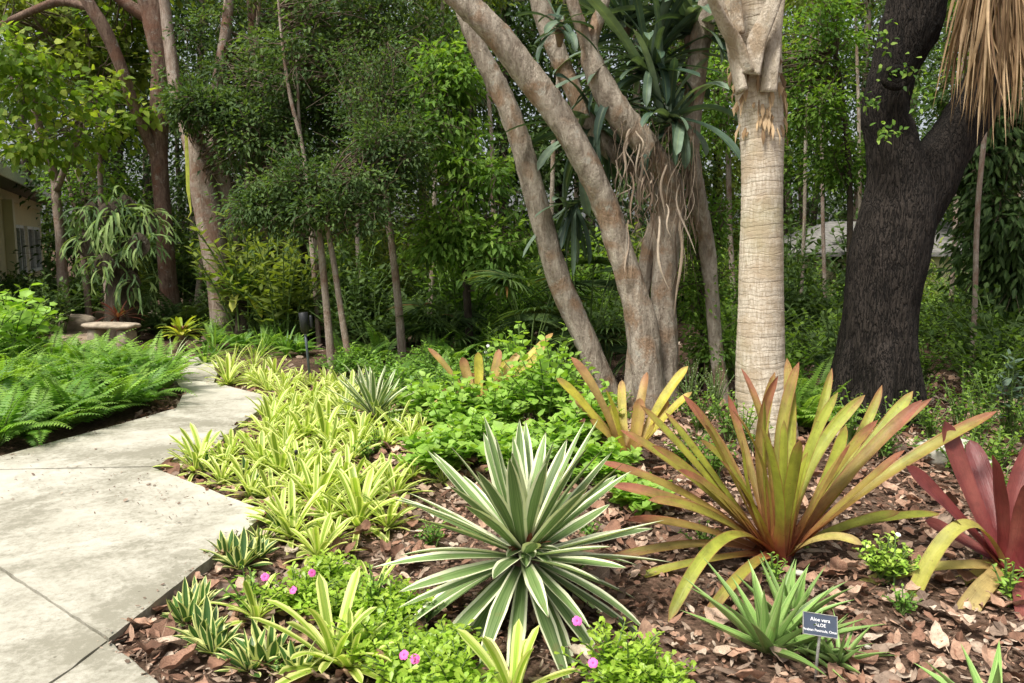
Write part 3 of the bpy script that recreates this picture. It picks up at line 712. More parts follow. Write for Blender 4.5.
# forked side limb
mb = MB(); S, rd = stem_path([(592, 62, f-.2, 16), (582, 30, f-.25, 13), (572, 0, f-.3, 12), (560, -60, f-.3, 10)], False); tube(mb, S, rd, 14, .1, 3)
mb.obj('limb', M['fig'], root, org)
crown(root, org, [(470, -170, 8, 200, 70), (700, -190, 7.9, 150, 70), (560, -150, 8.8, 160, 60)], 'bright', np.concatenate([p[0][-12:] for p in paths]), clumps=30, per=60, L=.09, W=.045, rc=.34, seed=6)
mb = MB(); rs = RS(14)
for i in range(120):   # hanging aerial roots and shredded dead leaves
    a = V(rs.uniform(612, 696), 115+rs.rand()**1.3*110, f-.2-rs.rand()*.15); L = rs.uniform(.15, .85)*(1.1 if a[0] > 1.25 else .6)
    dx = rs.randn()*.06; Q = bez(a, a+[rs.randn()*.05, -.05, -L*.4], a+[dx, rs.randn()*.04, -L], 9)
    Q += np.stack([np.sin(np.linspace(0, 6, 9)+i)*.022, np.cos(np.linspace(0, 5, 9)+i)*.012, np.zeros(9)], -1)
    if rs.rand() < .6: tube(mb, Q, np.linspace(.006, .003, 9)*rs.uniform(.25, .8), 5, r=rs.rand(), cap=False)
    else: blade(mb, Q, rs.uniform(.008, .03), 'spider', side=norm(np.array([1, rs.randn()*.6, 0])), rnd=rs.rand(), k=3, fold=.5, twist=rs.randn())
mb.obj('hanging_roots', M['roots'], root, org)

# epiphytes with strap leaves perched in the tree
def perched(name, label, cx, cy, Yd, n, Lr, W, mat, seed, el=(-.6, 1.4), droop=(.3, 1.6), prof='strap', group=None, cat='epiphyte'):
    c = V(cx, cy, Yd); root = thing(name, c, label, cat, group); rs = RS(seed); mb = MB()
    for i in range(n):
        az = i*2.39996+rs.rand()*.4; e = rs.uniform(*el)
        p = arc(c+rs.randn(3)*.04, az, e, rs.uniform(*Lr), rs.uniform(*droop), 12, 1.5); blade(mb, p, W*rs.uniform(.7, 1.2), prof, fold=.35, rnd=rs.rand(), twist=rs.randn()*.4, seed=i)
    mb.obj('leaves', M[mat], root, c)
    mb = MB(); tube(mb, [c+[0, .08, -.16], c+[0, .04, -.05], c+[0, .02, .04]], [.02, .05, .02], 10, .3, 2); mb.obj('root_ball', M['roots'], root, c)
    return root
perched('strap_leaf_epiphyte', 'upper large grey green strap-leaved epiphyte filling the fork of the brown tree', 650, 70, 7.6, 60, (.5, 1.15), .085, 'bluegreen', 1, (-.3, 1.45), (.2, 1.7))
perched('strap_leaf_epiphyte', 'grey green strap-leaved epiphyte just above the hanging roots of the brown tree', 672, 120, 7.35, 34, (.4, .95), .08, 'bluegreen', 11, (-.5, 1.3), (.4, 1.7))
perched('strap_leaf_epiphyte', 'dark strap-leaved epiphyte with steeply upright leaves at the top edge beside the palm', 628, 20, 7.9, 44, (.5, 1.1), .08, 'bluegreen', 12, (.2, 1.5), (.1, 1.3))
perched('strap_leaf_epiphyte', 'grey green strap-leaved epiphyte with long hanging leaves behind the two leaning stems', 590, 130, 7.85, 46, (.5, 1.0), .09, 'bluegreen', 2, (-.9, .8), (.4, 1.4))
perched('strap_leaf_epiphyte', 'small grey green epiphyte at the top edge between the two brown limbs', 560, 25, 7.0, 16, (.25, .45), .05, 'bluegreen', 3, (-.6, 1.2), (.3, 1.3))
perched('strap_leaf_epiphyte', 'strap-leaved epiphyte high against the right stem of the brown tree', 690, 30, 7.6, 34, (.5, .95), .10, 'bluegreen', 4, (-.2, 1.3), (.4, 1.7))
perched('strap_leaf_epiphyte', 'sparse strap-leaved epiphyte low on the back of the brown tree', 575, 205, 8.2, 34, (.4, .9), .06, 'bluegreen', 5, (-1.2, .3), (.2, 1.0))

# dead palm skirt, top right
c = V(1000, -50, 6.45); root = thing('dead_palm_frond', c, 'dried tan palm frond hanging down over the right stem of the dark tree', 'palm frond'); rs = RS(6)
mb = MB(); tube(mb, bez(c+[.55, .15, .5], c+[.2, .1, .35], c, 8), np.linspace(.03, .02, 8), 10); mb.obj('petiole', M['thatch'], root, c)
mb = MB()
for i in range(210):
    a = rs.uniform(-1, 1); L = rs.uniform(.75, 1.5)*(1-.15*abs(a)); b = c+[a*.17, rs.randn()*.06, .05*rs.randn()]
    e = b+[a*.16+rs.randn()*.06, rs.randn()*.12-.03, -L]; Q = bez(b, b+[a*.16, rs.randn()*.1-.05, -L*.35], e, 12)
    blade(mb, Q, rs.uniform(.008, .036), 'spider', side=norm(np.array([1, rs.randn()*.7, 0])), rnd=rs.rand()**1.3, k=3, fold=.8, twist=rs.randn()*1.2)
mb.obj('leaflets', M['thatch'], root, c)

# --- woodland trees, left and middle
Yl = 14
tree('reddish_tree', 'tall reddish trunk with a long limb leaning out to its left above the path', 'tree',
     [[(172, 318, Yl, 18), (166, 255, Yl, 17), (162, 200, Yl, 15), (159, 150, Yl, 17), (160, 105, Yl, 19), (163, 65, Yl, 22), (158, 30, Yl, 27), (152, -15, Yl, 30), (150, -100, Yl, 26)],
      [(158, 160, Yl, 12), (146, 135, Yl-.2, 11), (134, 105, Yl-.3, 11), (122, 70, Yl-.4, 12), (106, 32, Yl-.5, 12), (88, 2, Yl-.6, 12), (60, -50, Yl-.6, 9)],
      [(154, 22, Yl, 14), (130, 6, Yl-.1, 12), (108, -10, Yl-.2, 10)], [(92, 8, Yl-.6, 8), (60, 2, Yl-.6, 8), (30, 12, Yl-.6, 7), (-10, 30, Yl-.7, 6)]], 'red',
     [(60, 10, 14.6, 80, 30), (140, -40, 14.6, 110, 50), (110, 60, 14.8, 60, 40)], 'olive', clumps=26, per=42, L=.16, W=.11, rc=.3, near=True, seed=31)
tree('pale_trunk_tree', 'leaning pale bark trunk with brown streaks right of the path end', 'tree',
     [[(224, 335, 13, 26), (219, 285, 13, 24), (213, 240, 13, 25), (205, 195, 13, 25), (197, 155, 13, 22), (186, 120, 13.1, 16), (177, 95, 13.1, 13), (168, 30, 13.2, 11), (158, -50, 13.2, 10), (150, -140, 13.2, 8)],
      [(236, 330, 13.3, 20), (232, 260, 13.3, 20), (226, 200, 13.3, 22), (215, 150, 13.3, 18), (216, 100, 13.3, 13), (226, 30, 13.3, 11), (232, -50, 13.3, 9), (236, -140, 13.3, 7)]], 'pale',
     [(222, 60, 13.5, 60, 50), (280, 90, 12.8, 60, 55), (205, 106, 12.2, 34, 16), (255, 135, 12.3, 50, 36)], 'fine', clumps=40, per=62, L=.095, W=.045, rc=.24, seed=32)
tree('slim_brown_tree', 'straight brown trunk standing behind the bird nest fern', 'tree',
     [[(270, 330, 14, 16), (267, 262, 14, 15), (264, 200, 14, 15), (260, 140, 14, 14), (256, 60, 14, 12), (250, -30, 14, 10)]], 'red',
     [(310, 30, 13.6, 90, 50), (350, 110, 13.6, 80, 60), (300, 130, 13.4, 50, 50)], 'fine', clumps=40, per=60, L=.095, W=.045, rc=.26, seed=33)
tree('twin_stem_tree', 'small tree on two slim pale stems behind the black garden light', 'tree',
     [[(331, 356, 9.6, 8), (327, 310, 9.6, 7), (322, 260, 9.6, 7), (318, 215, 9.6, 6), (312, 185, 9.6, 5)], [(350, 366, 9.5, 7), (342, 318, 9.5, 6), (334, 265, 9.5, 6), (326, 215, 9.5, 5), (330, 180, 9.5, 4)]], 'pale',
     [(300, 188, 9.4, 56, 28), (350, 178, 9.4, 62, 30), (262, 208, 9.5, 32, 20), (395, 150, 9.6, 35, 30), (335, 215, 9.4, 60, 16)], 'fine', clumps=34, per=60, L=.07, W=.034, rc=.19, seed=34)
tree('sapling', 'single slim pale sapling stem right of the twin stemmed tree', 'tree',
     [[(402, 352, 10.2, 9), (398, 300, 10.2, 8), (393, 255, 10.2, 7), (387, 205, 10.2, 6), (385, 150, 10.2, 5)]], 'pale',
     [(390, 150, 10.2, 50, 60), (375, 80, 10.5, 50, 50)], 'fine', clumps=50, per=70, L=.055, W=.028, rc=.26, seed=35)
tree('bright_leafed_tree', 'slender tree with fresh green drooping leaves left of the leaning brown stems', 'tree',
     [[(470, 350, 10.8, 8), (466, 280, 10.8, 8), (460, 200, 10.8, 7), (455, 120, 10.8, 6), (450, 60, 10.8, 5)]], 'darkbark',
     [(450, 120, 10.5, 44, 48), (470, 190, 10.3, 56, 46), (445, 240, 10.3, 40, 30), (500, 250, 10.3, 40, 34), (440, 70, 10.8, 40, 30)], 'bright', clumps=28, per=40, L=.12, W=.055, rc=.2, droop=.8, seed=36)
tree('sunlit_broadleaf_tree', 'sunlit tree with large yellow-green leaves at the upper left edge', 'tree',
     [[(62, 268, 15, 10), (60, 235, 15, 9), (57, 205, 15, 9), (54, 175, 15, 8), (40, 130, 14.5, 8), (30, 80, 14, 7)], [(57, 190, 15, 7), (72, 150, 14.6, 6), (88, 110, 14.2, 5)], [(40, 75, 14, 8), (15, 66, 13.6, 8), (-20, 60, 13.4, 8)]], 'pale',
     [(38, 92, 12.6, 62, 22), (28, 140, 12.6, 46, 18, .5, .8), (88, 140, 13.2, 42, 26, .6, .8), (5, 50, 12.4, 36, 30, .6, .8), (85, 40, 14.2, 60, 30), (118, 100, 13.8, 40, 40, .8, .7)], 'sunny', clumps=17, per=26, L=.15, W=.105, rc=.24, droop=.5, near=True, seed=37)
tree('pale_forked_sapling', 'thin forked pale stem left of the staghorn fern clump', 'tree',
     [[(84, 262, 15.5, 6), (80, 225, 15.5, 6), (70, 190, 15.5, 4), (67, 172, 15.5, 4)], [(81, 228, 15.5, 5), (84, 195, 15.5, 4), (76, 170, 15.5, 3)]], 'pale',
     [(95, 190, 15.5, 35, 35), (120, 220, 15.5, 35, 30)], 'bright', clumps=30, per=30, L=.11, W=.06, rc=.3, seed=38)
tree('thin_pale_trunks', 'pair of thin straight pale stems rising in the dark foliage above the twin stemmed tree', 'tree',
     [[(318, 330, 12, 5), (310, 220, 12, 5), (303, 150, 12, 4), (290, 95, 12, 4), (280, 20, 12, 3), (274, -80, 12, 2)], [(322, 330, 12.1, 4), (314, 220, 12.1, 4), (300, 130, 12.1, 3), (297, 60, 12.1, 3)]], 'pale',
     [(320, 60, 12.2, 70, 45), (400, 40, 12.4, 60, 50), (360, 0, 12.2, 80, 30)], 'fine', clumps=34, per=60, L=.095, W=.045, rc=.24, seed=39)
# right of the brown tree
tree('dense_green_tree', 'dense small-leaved tree filling the gap between palm and dark trunk', 'tree',
     [[(848, 350, 11, 7), (849, 280, 11, 6), (850, 200, 11, 6), (845, 120, 11, 5), (835, 50, 11, 5)]], 'darkbark',
     [(820, 40, 11, 46, 42), (812, 115, 11, 36, 40), (838, 165, 11.2, 30, 22), (720, 90, 11.5, 30, 60)], 'bright', clumps=24, per=60, L=.085, W=.045, rc=.2, seed=40)
tree('bushy_understory_tree', 'bushy fresh green young tree close behind the right brown stem', 'tree',
     [[(700, 395, 8.3, 6), (702, 330, 8.3, 5), (700, 270, 8.3, 4)]], 'darkbark',
     [(708, 225, 8.2, 24, 36), (700, 290, 8.1, 28, 34), (715, 345, 8.0, 26, 26)], 'bright', clumps=26, per=52, L=.055, W=.028, rc=.16, near=True, seed=41)
tree('large_leafed_shrub_tree', 'dark shrubby tree with hanging glossy leaves at the right edge', 'tree',
     [[(990, 330, 10, 8), (982, 250, 10, 7), (978, 190, 10, 6), (985, 140, 10, 5)]], 'darkbark',
     [(1000, 215, 9.6, 46, 46), (985, 150, 9.8, 40, 30), (1015, 270, 9.6, 30, 30), (1010, 120, 9.8, 30, 24)], 'deep', clumps=40, per=48, L=.15, W=.05, rc=.28, droop=1.1, near=True, seed=42)
tree('thin_trunk_tree', 'thin straight grey trunk between the dark tree and the right edge', 'tree',
     [[(975, 300, 9, 5), (977, 220, 9, 5), (983, 150, 9, 5), (990, 80, 9, 4), (1000, 0, 9, 4)]], 'pale',
     [(1000, -20, 9.4, 60, 30), (1010, 60, 10, 30, 30)], 'bright', clumps=30, per=50, L=.08, W=.04, rc=.25, seed=43)
tree('leaning_right_tree', 'pinkish leaning trunk cut by the right edge beyond the dead palm frond', 'tree',
     [[(1075, 300, 10, 20), (1050, 200, 10, 20), (1028, 140, 10, 18), (1012, 118, 10, 16), (985, 90, 10.2, 10), (960, 40, 10.4, 8)]], 'pale',
     [(1080, -30, 10, 70, 60)], 'olive', clumps=20, per=50, L=.08, W=.04, rc=.3, seed=44)

# --- second row: every tree its own trunk and crown
back = [(-60, 31, 'olive', 60), (30, 32, 'sunny', 50), (110, 18, 'deep', 90), (190, 18, 'deep', 90), (262, 20, 'fine', 100), (345, 17, 'deep', 95), (425, 17.5, 'olive', 90), (500, 16, 'deep', 90), (560, 18, 'deep', 100),
        (640, 15.5, 'deep', 90), (712, 17, 'olive', 95), (790, 21, 'bright', 90), (850, 20.5, 'deep', 90), (930, 21, 'bright', 90), (1000, 16, 'deep', 95), (1080, 17, 'olive', 90)]
nm = {'olive': 'olive green', 'sunny': 'yellow-green', 'deep': 'dark green', 'fine': 'fine-leaved dark', 'bright': 'mid green'}
rs = RS(55)
for i, (px, Yb, lf, rp) in enumerate(back):
    sx = rs.uniform(-12, 12)
    tree('woodland_tree', nm[lf]+' woodland tree in the second row behind the bed', 'tree',
         [[(px, 318, Yb, 9), (px+sx*.5, 240, Yb, 8), (px+sx, 160, Yb, 8), (px+sx*1.5, 80, Yb, 7), (px+sx*2, -30, Yb, 6)]], 'darkbark' if i % 3 else 'pale',
         [(px, -10, Yb, rp, 60, 1.7), (px+rs.uniform(-25, 25), 80, Yb, rp*.8, 60, 1.6), (px+rs.uniform(-25, 25), 165, Yb, rp*.7, 50, 1.4, .8), (px, 240, Yb+.6, rp*.6, 36, 1.2, .55)], lf,
         group=nm[lf]+' trees in the second row of the wood', sides=8, clumps=44, per=62, L=.13, W=.07, rc=.42, seed=60+i, ntw=.5)
# --- far-off wood reading as one mass
mb = MB(); rs = RS(99); n = 1500
for j in range(n):
    yy = rs.uniform(24, 34); xx = rs.uniform(-.85, .85)*yy; zz = rs.rand()**1.15*13
    if rs.rand() < .12+.22*(zz > 4): continue
    m = 55; r_ = rs.uniform(.5, 1.1); g = rs.randn(m, 3)*r_*[.7, .6, .5]; cl = rs.rand()
    leaves(mb, np.array([xx, yy, zz])+g, norm(g)+rs.randn(m, 3)*.5+[0, 0, -.3], rs.randn(m, 3)*.6+[0, -.3, 1], .2, .13, np.clip(cl*.5+rs.rand(m)*.5, 0, 1))
tag(mb.obj('distant_wood', M['deep']), 'dense dark wood closing off the view behind the garden', 'wood', kind='stuff')
mb = MB()
for j in range(70):
    yy = rs.uniform(24, 36); xx = rs.uniform(-.85, .85)*yy; h = rs.uniform(8, 13); a = np.array([xx, yy, 0]); b = a+[rs.randn()*.8, 0, h]
    tube(mb, bez(a, (a+b)/2+[rs.randn()*.4, 0, 0], b, 7), np.linspace(rs.uniform(.08, .2), .05, 7), 7, cap=False)
tag(mb.obj('distant_trunks', M['darkbark']), 'far-off dark tree trunks inside the wood', 'wood', kind='stuff')

# ================================================================== BUILDINGS
A = V(0, 240, 18.0)[:2]; B = V(42, 240, 26.0)[:2]; d = (B-A)/np.linalg.norm(B-A); Lw = np.linalg.norm(B-A); nrm = np.array([d[1], -d[0]])
if nrm[0] < 0: nrm = -nrm
A0 = A-d*5
root = thing('house', (A0[0], A0[1], 0), 'beige rendered house with white framed windows at the left edge', 'house')
root.rotation_euler = (0, 0, math.atan2(d[1], d[0])); LL = Lw+5; eh = 2.78
ou = 1 if (d[0]*nrm[1]-d[1]*nrm[0]) > 0 else -1
mb = MB(); box(mb, (LL/2, -ou*3, eh/2), (LL, 6, eh)); mb.obj('wall', M['wallp'], root, smooth=False)
mb = MB(); box(mb, (LL/2, -ou*2.75+0, eh+.06), (LL+.7, 6.9, .12)); mb.obj('roof', M['roofm'], root, smooth=False)
mb = MB(); box(mb, (LL/2, ou*.73, eh+.03), (LL+.8, .04, .2)); mb.obj('fascia', M['frame'], root, smooth=False)
mb = MB(); box(mb, (LL/2, ou*.03, eh-.13), (LL, .06, .22)); mb.obj('cornice', M['trimp'], root, smooth=False)
def frac(px):  # distance along the wall seen at pixel column px
    lo, hi = 0, LL
    for _ in range(40):
        m_ = (lo+hi)/2; P_ = A0+d*m_; t = P_[0]/P_[1]*cp*1.0
        if 512+FPX*P_[0]/(P_[1]*cp+0) < px: lo = m_
        else: hi = m_
    return lo
for a_, b_ in ((-30, -8), (12, 21), (25, 37)):
    s0, s1 = frac(a_), frac(b_); cx = (s0+s1)/2; ww = s1-s0; mb = MB()
    for q in ((cx, 1.95, ww, .08), (cx, .75, ww, .08)): box(mb, (q[0], ou*.04, q[1]), (q[2], .08, q[3]))
    for q in (s0, s1, cx): box(mb, (q, ou*.045, 1.35), (.09, .085, 1.27))
    wo = mb.obj('window', M['frame'], root, smooth=False)
    mb = MB(); box(mb, (cx, ou*.012, 1.35), (ww-.05, .02, 1.15)); mb.obj('pane', M['glass'], wo, smooth=False)
s0 = frac(6); mb = MB(); box(mb, (s0, ou*.1, (eh-.24)/2), (.35, .2, eh-.24)); mb.obj('pilaster', M['trimp'], root, smooth=False)

c = V(840, 252, 15.5); root = thing('low_building', (c[0], c[1], 0), 'low building with a sloping grey roof half hidden behind the dark trunk', 'building')
mb = MB(); box(mb, (1.75, 1.5, c[2]/2), (5.2, 3, c[2]-.1)); mb.obj('wall', M['wallp'], root, smooth=False)
mb = MB(); z0 = c[2]; v = [(-1.1, -.3, z0), (4.6, -.3, z0), (4.2, 1.6, z0+.62), (.4, 1.6, z0+.62), (-1.1, -.3, z0-.08), (4.6, -.3, z0-.08), (4.6, 3.2, z0), (-1.1, 3.2, z0)]
mb.add(v, [np.array([[0, 1, 2, 3], [4, 5, 1, 0], [1, 6, 2, 2][:4], [3, 2, 6, 7], [0, 3, 7, 7][:4]])], (.5, .5), .5)
mb.f[-1] = mb.f[-1][[0, 1, 3]]; mb.f.append(np.array([[1, 6, 2], [0, 3, 7]])+mb.n-8)
mb.obj('roof', M['roofm'], root, smooth=False)

# ================================================================== LOW PLANTS
def leafy(name, label, cat, loc, h, r, nst, nl, L, W, mat, seed, shape='ovate', up=.35, group=None, flowers=None, near=True, whorl=False):
    """stems arching out of one base with leaves along them"""
    rs = RS(seed); root = thing(name, loc, label, cat, group); st = MB(); lv = MB(); tips = []
    for i in range(nst):
        az = i*2.4+rs.rand(); rr = r*math.sqrt(rs.rand()); hh = h*rs.uniform(.62, 1.0)*(1-.35*(rr/r)**2)
        A_ = np.array([rs.randn()*r*.12, rs.randn()*r*.12, 0]); T_ = np.array([math.cos(az)*rr, math.sin(az)*rr, hh]); C_ = A_*.5+T_*.4+[0, 0, hh*.25]
        Q = bez(A_, C_, T_, 9); tube(st, Q, np.linspace(.004, .002, 9)*(1+h), 5, cap=False); tips.append(T_)
        m = nl; t = np.linspace(.28, 1, m); P = np.stack([np.interp(t, np.linspace(0, 1, 9), Q[:, k_]) for k_ in range(3)], -1)
        a = np.arange(m)*2.4+rs.rand()*6 if not whorl else np.arange(m)*1.2566
        D = np.stack([np.cos(a), np.sin(a), np.full(m, up)+rs.randn(m)*.25], -1)+norm(np.gradient(Q, axis=0)[-1])*.35*np.linspace(0, 1.6, m)[:, None]
        N = np.array([0, 0, 1.])+rs.randn(m, 3)*.3-D*.3
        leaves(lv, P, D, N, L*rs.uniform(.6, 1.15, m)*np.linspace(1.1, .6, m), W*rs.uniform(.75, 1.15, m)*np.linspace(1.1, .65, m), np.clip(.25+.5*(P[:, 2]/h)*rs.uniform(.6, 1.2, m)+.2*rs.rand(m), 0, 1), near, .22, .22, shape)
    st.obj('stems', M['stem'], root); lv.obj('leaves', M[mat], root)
    return root, tips
def rosette(name, label, cat, loc, n, Lr, W, mat, seed, el=(.1, 1.3), droop=(.4, 1.4), prof='spider', group=None, fold=.35, k=5, thick=0, base_r=.01):
    rs = RS(seed); mb = MB()
    for i in range(n):
        f_ = (i+.5)/n; az = i*2.39996+rs.rand()*.5; e = el[0]+(el[1]-el[0])*f_+rs.randn()*.1
        b = [math.cos(az)*base_r, math.sin(az)*base_r, .005+f_*.02]
        blade(mb, arc(b, az, e, rs.uniform(*Lr), rs.uniform(*droop)*(1.1-f_*.5), 10, 1.4, rs.randn()*.15), W*rs.uniform(.75, 1.15), prof, fold=fold, rnd=rs.rand(), k=k, twist=rs.randn()*.25, thick=thick, seed=i)
    o = mb.obj(name, M[mat]); o.location = tuple(loc); return tag(o, label, cat, group)
def place(proto, pts, labels, group, rs, smin=.8, smax=1.2):
    """copy one of several prototypes to each point"""
    for i, p in enumerate(pts):
        pr = proto[i % len(proto)]; lb = labels[i] if isinstance(labels, list) else labels
        if i < len(proto):
            o = pr; o.location = tuple(p); o.rotation_euler = (0, 0, rs.rand()*6.28); s = rs.uniform(smin, smax); o.scale = (s,)*3; o['label'] = lb
            if group: o['group'] = group
        else: dup(pr, p, rs.rand()*6.28, rs.uniform(smin, smax), lb, group)

def fern_proto(seed, nfr=15, L0=.62, mat='fern', pl=.105, name='fern'):
    rs = RS(seed); root = thing(name, (0, 0, 0), 'x', 'fern'); mb = MB(); st = MB()
    for i in range(nfr):
        az = i*2.39996+rs.rand()*.5; L = L0*rs.uniform(.7, 1.15); Q = arc((0, 0, .02), az, rs.uniform(.55, 1.35), L, rs.uniform(.7, 1.5), 14, 1.4, rs.randn()*.3)
        tube(st, Q, np.linspace(.003, .001, 14), 4, cap=False)
        m = 22; t = np.linspace(.14, .99, m); P = np.stack([np.interp(t, np.linspace(0, 1, 14), Q[:, k_]) for k_ in range(3)], -1)
        T = norm(np.stack([np.interp(t, np.linspace(0, 1, 14), np.gradient(Q, axis=0)[:, k_]) for k_ in range(3)], -1))
        sd = norm(np.cross(T, [0, 0, 1.])); nn = np.cross(sd, T); ll = pl*np.interp(t, [0, .25, .6, 1], [.55, 1, .8, .12]); fr = rs.rand()
        for s_ in (-1, 1):
            leaves(mb, P, sd*s_+T*.38-nn*.12+rs.randn(m, 3)*.05, nn, ll, ll*.30+.004, np.clip(.15+.5*fr+.35*t*rs.uniform(.6, 1.1, m), 0, 1), False, .12, .12)
    st.obj('stalks', M['stem'], root); mb.obj('fronds', M[mat], root); return root

# ferns left of the path
rs = RS(200)
fps = [fern_proto(s) for s in (1, 2, 3, 4)]
pts = scatter([(-60, 452), (40, 436), (105, 420), (152, 402), (166, 388), (130, 372), (60, 366), (-60, 366)], .34, 5, 60)
edge = [(0, 450), (35, 441), (72, 431), (108, 420), (140, 409), (158, 396)]
pts += [G(*e) for e in edge]
lab = []
for p in pts:
    fr = p[1]; lab.append('green sword fern in the front row leaning over the concrete path' if fr < 7.2 else 'green sword fern in the back of the fern bed below the stone bench')
for grp in ('front row', 'back of'):
    sel = [i for i in range(len(pts)) if grp in lab[i]]
    use = fps[:2] if grp == 'front row' else fps[2:]
    place(use, [pts[i] for i in sel], lab[sel[0]], 'ferns in the '+('front row' if grp == 'front row' else 'back')+' of the left fern bed', rs, .85, 1.25)

# large round leaf shrub at the left edge
for i, (px, py, h, r) in enumerate(((8, 372, 1.3, .55), (-25, 385, 1.2, .5), (28, 362, 1.0, .45))):
    leafy('round_leaf_shrub', ('shrub with big round pale green leaves above the ferns, cut by the left edge', 'round leaf shrub partly beyond the left edge of the view', 'smaller round leaf shrub at the back of the ferns near the bench')[i], 'shrub', G(px, py), h, r, 16, 8, .21, .19, 'lime', 300+i, 'round', .2)
# dark shrubs in front of the house
rs = RS(210)
sh = [leafy('broadleaf_shrub', 'x', 'shrub', (0, 0, 0), .9, .55, 26, 11, .15, .065, 'deep', 310)[0], leafy('broadleaf_shrub', 'x', 'shrub', (0, 0, 0), .8, .55, 26, 11, .12, .06, 'bright', 311)[0]]
sh2 = [leafy('broadleaf_shrub', 'x', 'shrub', (0, 0, 0), .9, .55, 26, 12, .14, .055, 'deep', 312)[0], leafy('broadleaf_shrub', 'x', 'shrub', (0, 0, 0), .7, .6, 24, 12, .18, .035, 'bright', 313)[0]]
sh3 = [leafy('broadleaf_shrub', 'x', 'shrub', (0, 0, 0), .9, .6, 28, 12, .13, .06, 'deep', 314)[0], leafy('broadleaf_shrub', 'x', 'shrub', (0, 0, 0), .8, .6, 28, 12, .12, .055, 'bright', 315)[0]]
pts = scatter([(-80, 352), (50, 342), (85, 322), (80, 304), (-200, 304)], .6, 6, 60)
place(sh, pts, 'leafy green shrub between the fern bed and the beige house', 'shrubs in front of the house', rs, .9, 1.5)
pts = scatter([(195, 345), (330, 352), (520, 368), (600, 372), (640, 340), (600, 310), (220, 310)], .58, 7, 100)
place(sh2, pts, 'dark leafy shrub on the woodland floor behind the middle of the bed', 'shrubs behind the middle of the bed', rs, .7, 1.3)
pts = scatter([(705, 400), (800, 404), (835, 402), (930, 405), (1080, 420), (1250, 360), (1100, 306), (720, 306)], .52, 8, 150, avoid=[(G(873, 428)[0], 7.0, .75)])
place(sh3, pts, 'dark leafy shrub in the shade behind the palm and the dark trunk', 'shrubs behind the palm and dark trunk', rs, .7, 1.35)

sh4 = [leafy('tall_shrub', 'x', 'shrub', (0, 0, 0), 1.5, .7, 30, 20, .16, .07, 'deep', 316)[0], leafy('tall_shrub', 'x', 'shrub', (0, 0, 0), 1.4, .7, 30, 20, .14, .065, 'bright', 317)[0], leafy('tall_shrub', 'x', 'shrub', (0, 0, 0), 1.6, .7, 28, 18, .2, .06, 'olive', 318)[0]]
pts = []
for i_ in range(400):
    yy = rs.uniform(11.5, 17); xx = rs.uniform(-.66, .68)*yy
    if all((xx-q[0])**2+(yy-q[1])**2 > .8 for q in pts) and not (-.56 < xx/yy < -.36 and yy < 15) and not (xx/yy < -.5): pts.append(np.array([xx, yy, 0]))
    if len(pts) >= 62: break
place(sh4, pts, 'tall leafy shrub closing the gaps between the woodland trunks', 'tall shrubs between the woodland trunks', rs, .9, 1.7)
for i_, (px_, yy, w_, lean) in enumerate(((430, 12.5, 6, 4), (500, 13, 5, -6), (240, 13.8, 6, 6), (362, 12.8, 5, -5), (545, 12.2, 5, 6), (735, 12, 6, -5), (800, 12.6, 4, 4), (826, 13.2, 4, -3), (862, 12.2, 4, -2), (950, 12.5, 5, 5), (1015, 13.5, 6, 4), (110, 14.6, 6, -8), (195, 14.4, 6, 10))):
    tree('slender_tree', 'slender bare pole-like trunk standing in the shade of the wood', 'tree', [[(px_, 322, yy, w_), (px_+lean, 230, yy, w_*.9), (px_+lean*1.5, 130, yy, w_*.85), (px_+lean*3, 20, yy, w_*.7), (px_+lean*3.5, -60, yy, w_*.5)]], 'pale' if i_ % 2 else 'fig', [(px_+lean*3, -20, yy, 34, 26)], 'olive', group='slender pole-like trunks in the wood', clumps=10, per=40, L=.11, W=.055, rc=.25, seed=800+i_)
# light green feathery plants left of the dark trunk
rs = RS(220); fp2 = [fern_proto(s, 18, .6, 'lime', .11, 'feathery_fern') for s in (11, 12)]
place(fp2, [G(px, py) for px, py in ((800, 432), (822, 425), (790, 418), (812, 410), (835, 418), (782, 430))], 'light green feathery fern between the palm and the dark trunk', 'feathery ferns left of the dark trunk', rs, .8, 1.15)
fp3 = [fern_proto(s, 16, .55, 'fern', .10, 'woodland_fern') for s in (13, 14)]
place(fp3, [G(px, py) for px, py in ((365, 372), (382, 362), (418, 378), (440, 388), (400, 392), (430, 368), (452, 372), (345, 366), (300, 356), (270, 350), (240, 352), (215, 348), (250, 340), (470, 362))], 'soft green fern at the shaded back edge of the bed', 'ferns along the back edge of the bed', rs, .75, 1.2)
# large sagging leaf plants beside the pale trunk
rs = RS(221); fp4 = [fern_proto(s, 16, .9, 'deep', .13, 'shade_fern') for s in (15, 16)]
place(fp4, [G(px, py) for px, py in ((180, 336), (205, 334), (235, 336), (272, 334), (298, 337), (318, 340), (160, 338), (255, 326), (140, 334))], 'large dark fern in the shade at the foot of the pale trunk', 'dark ferns at the foot of the pale trunk', rs, .9, 1.3)

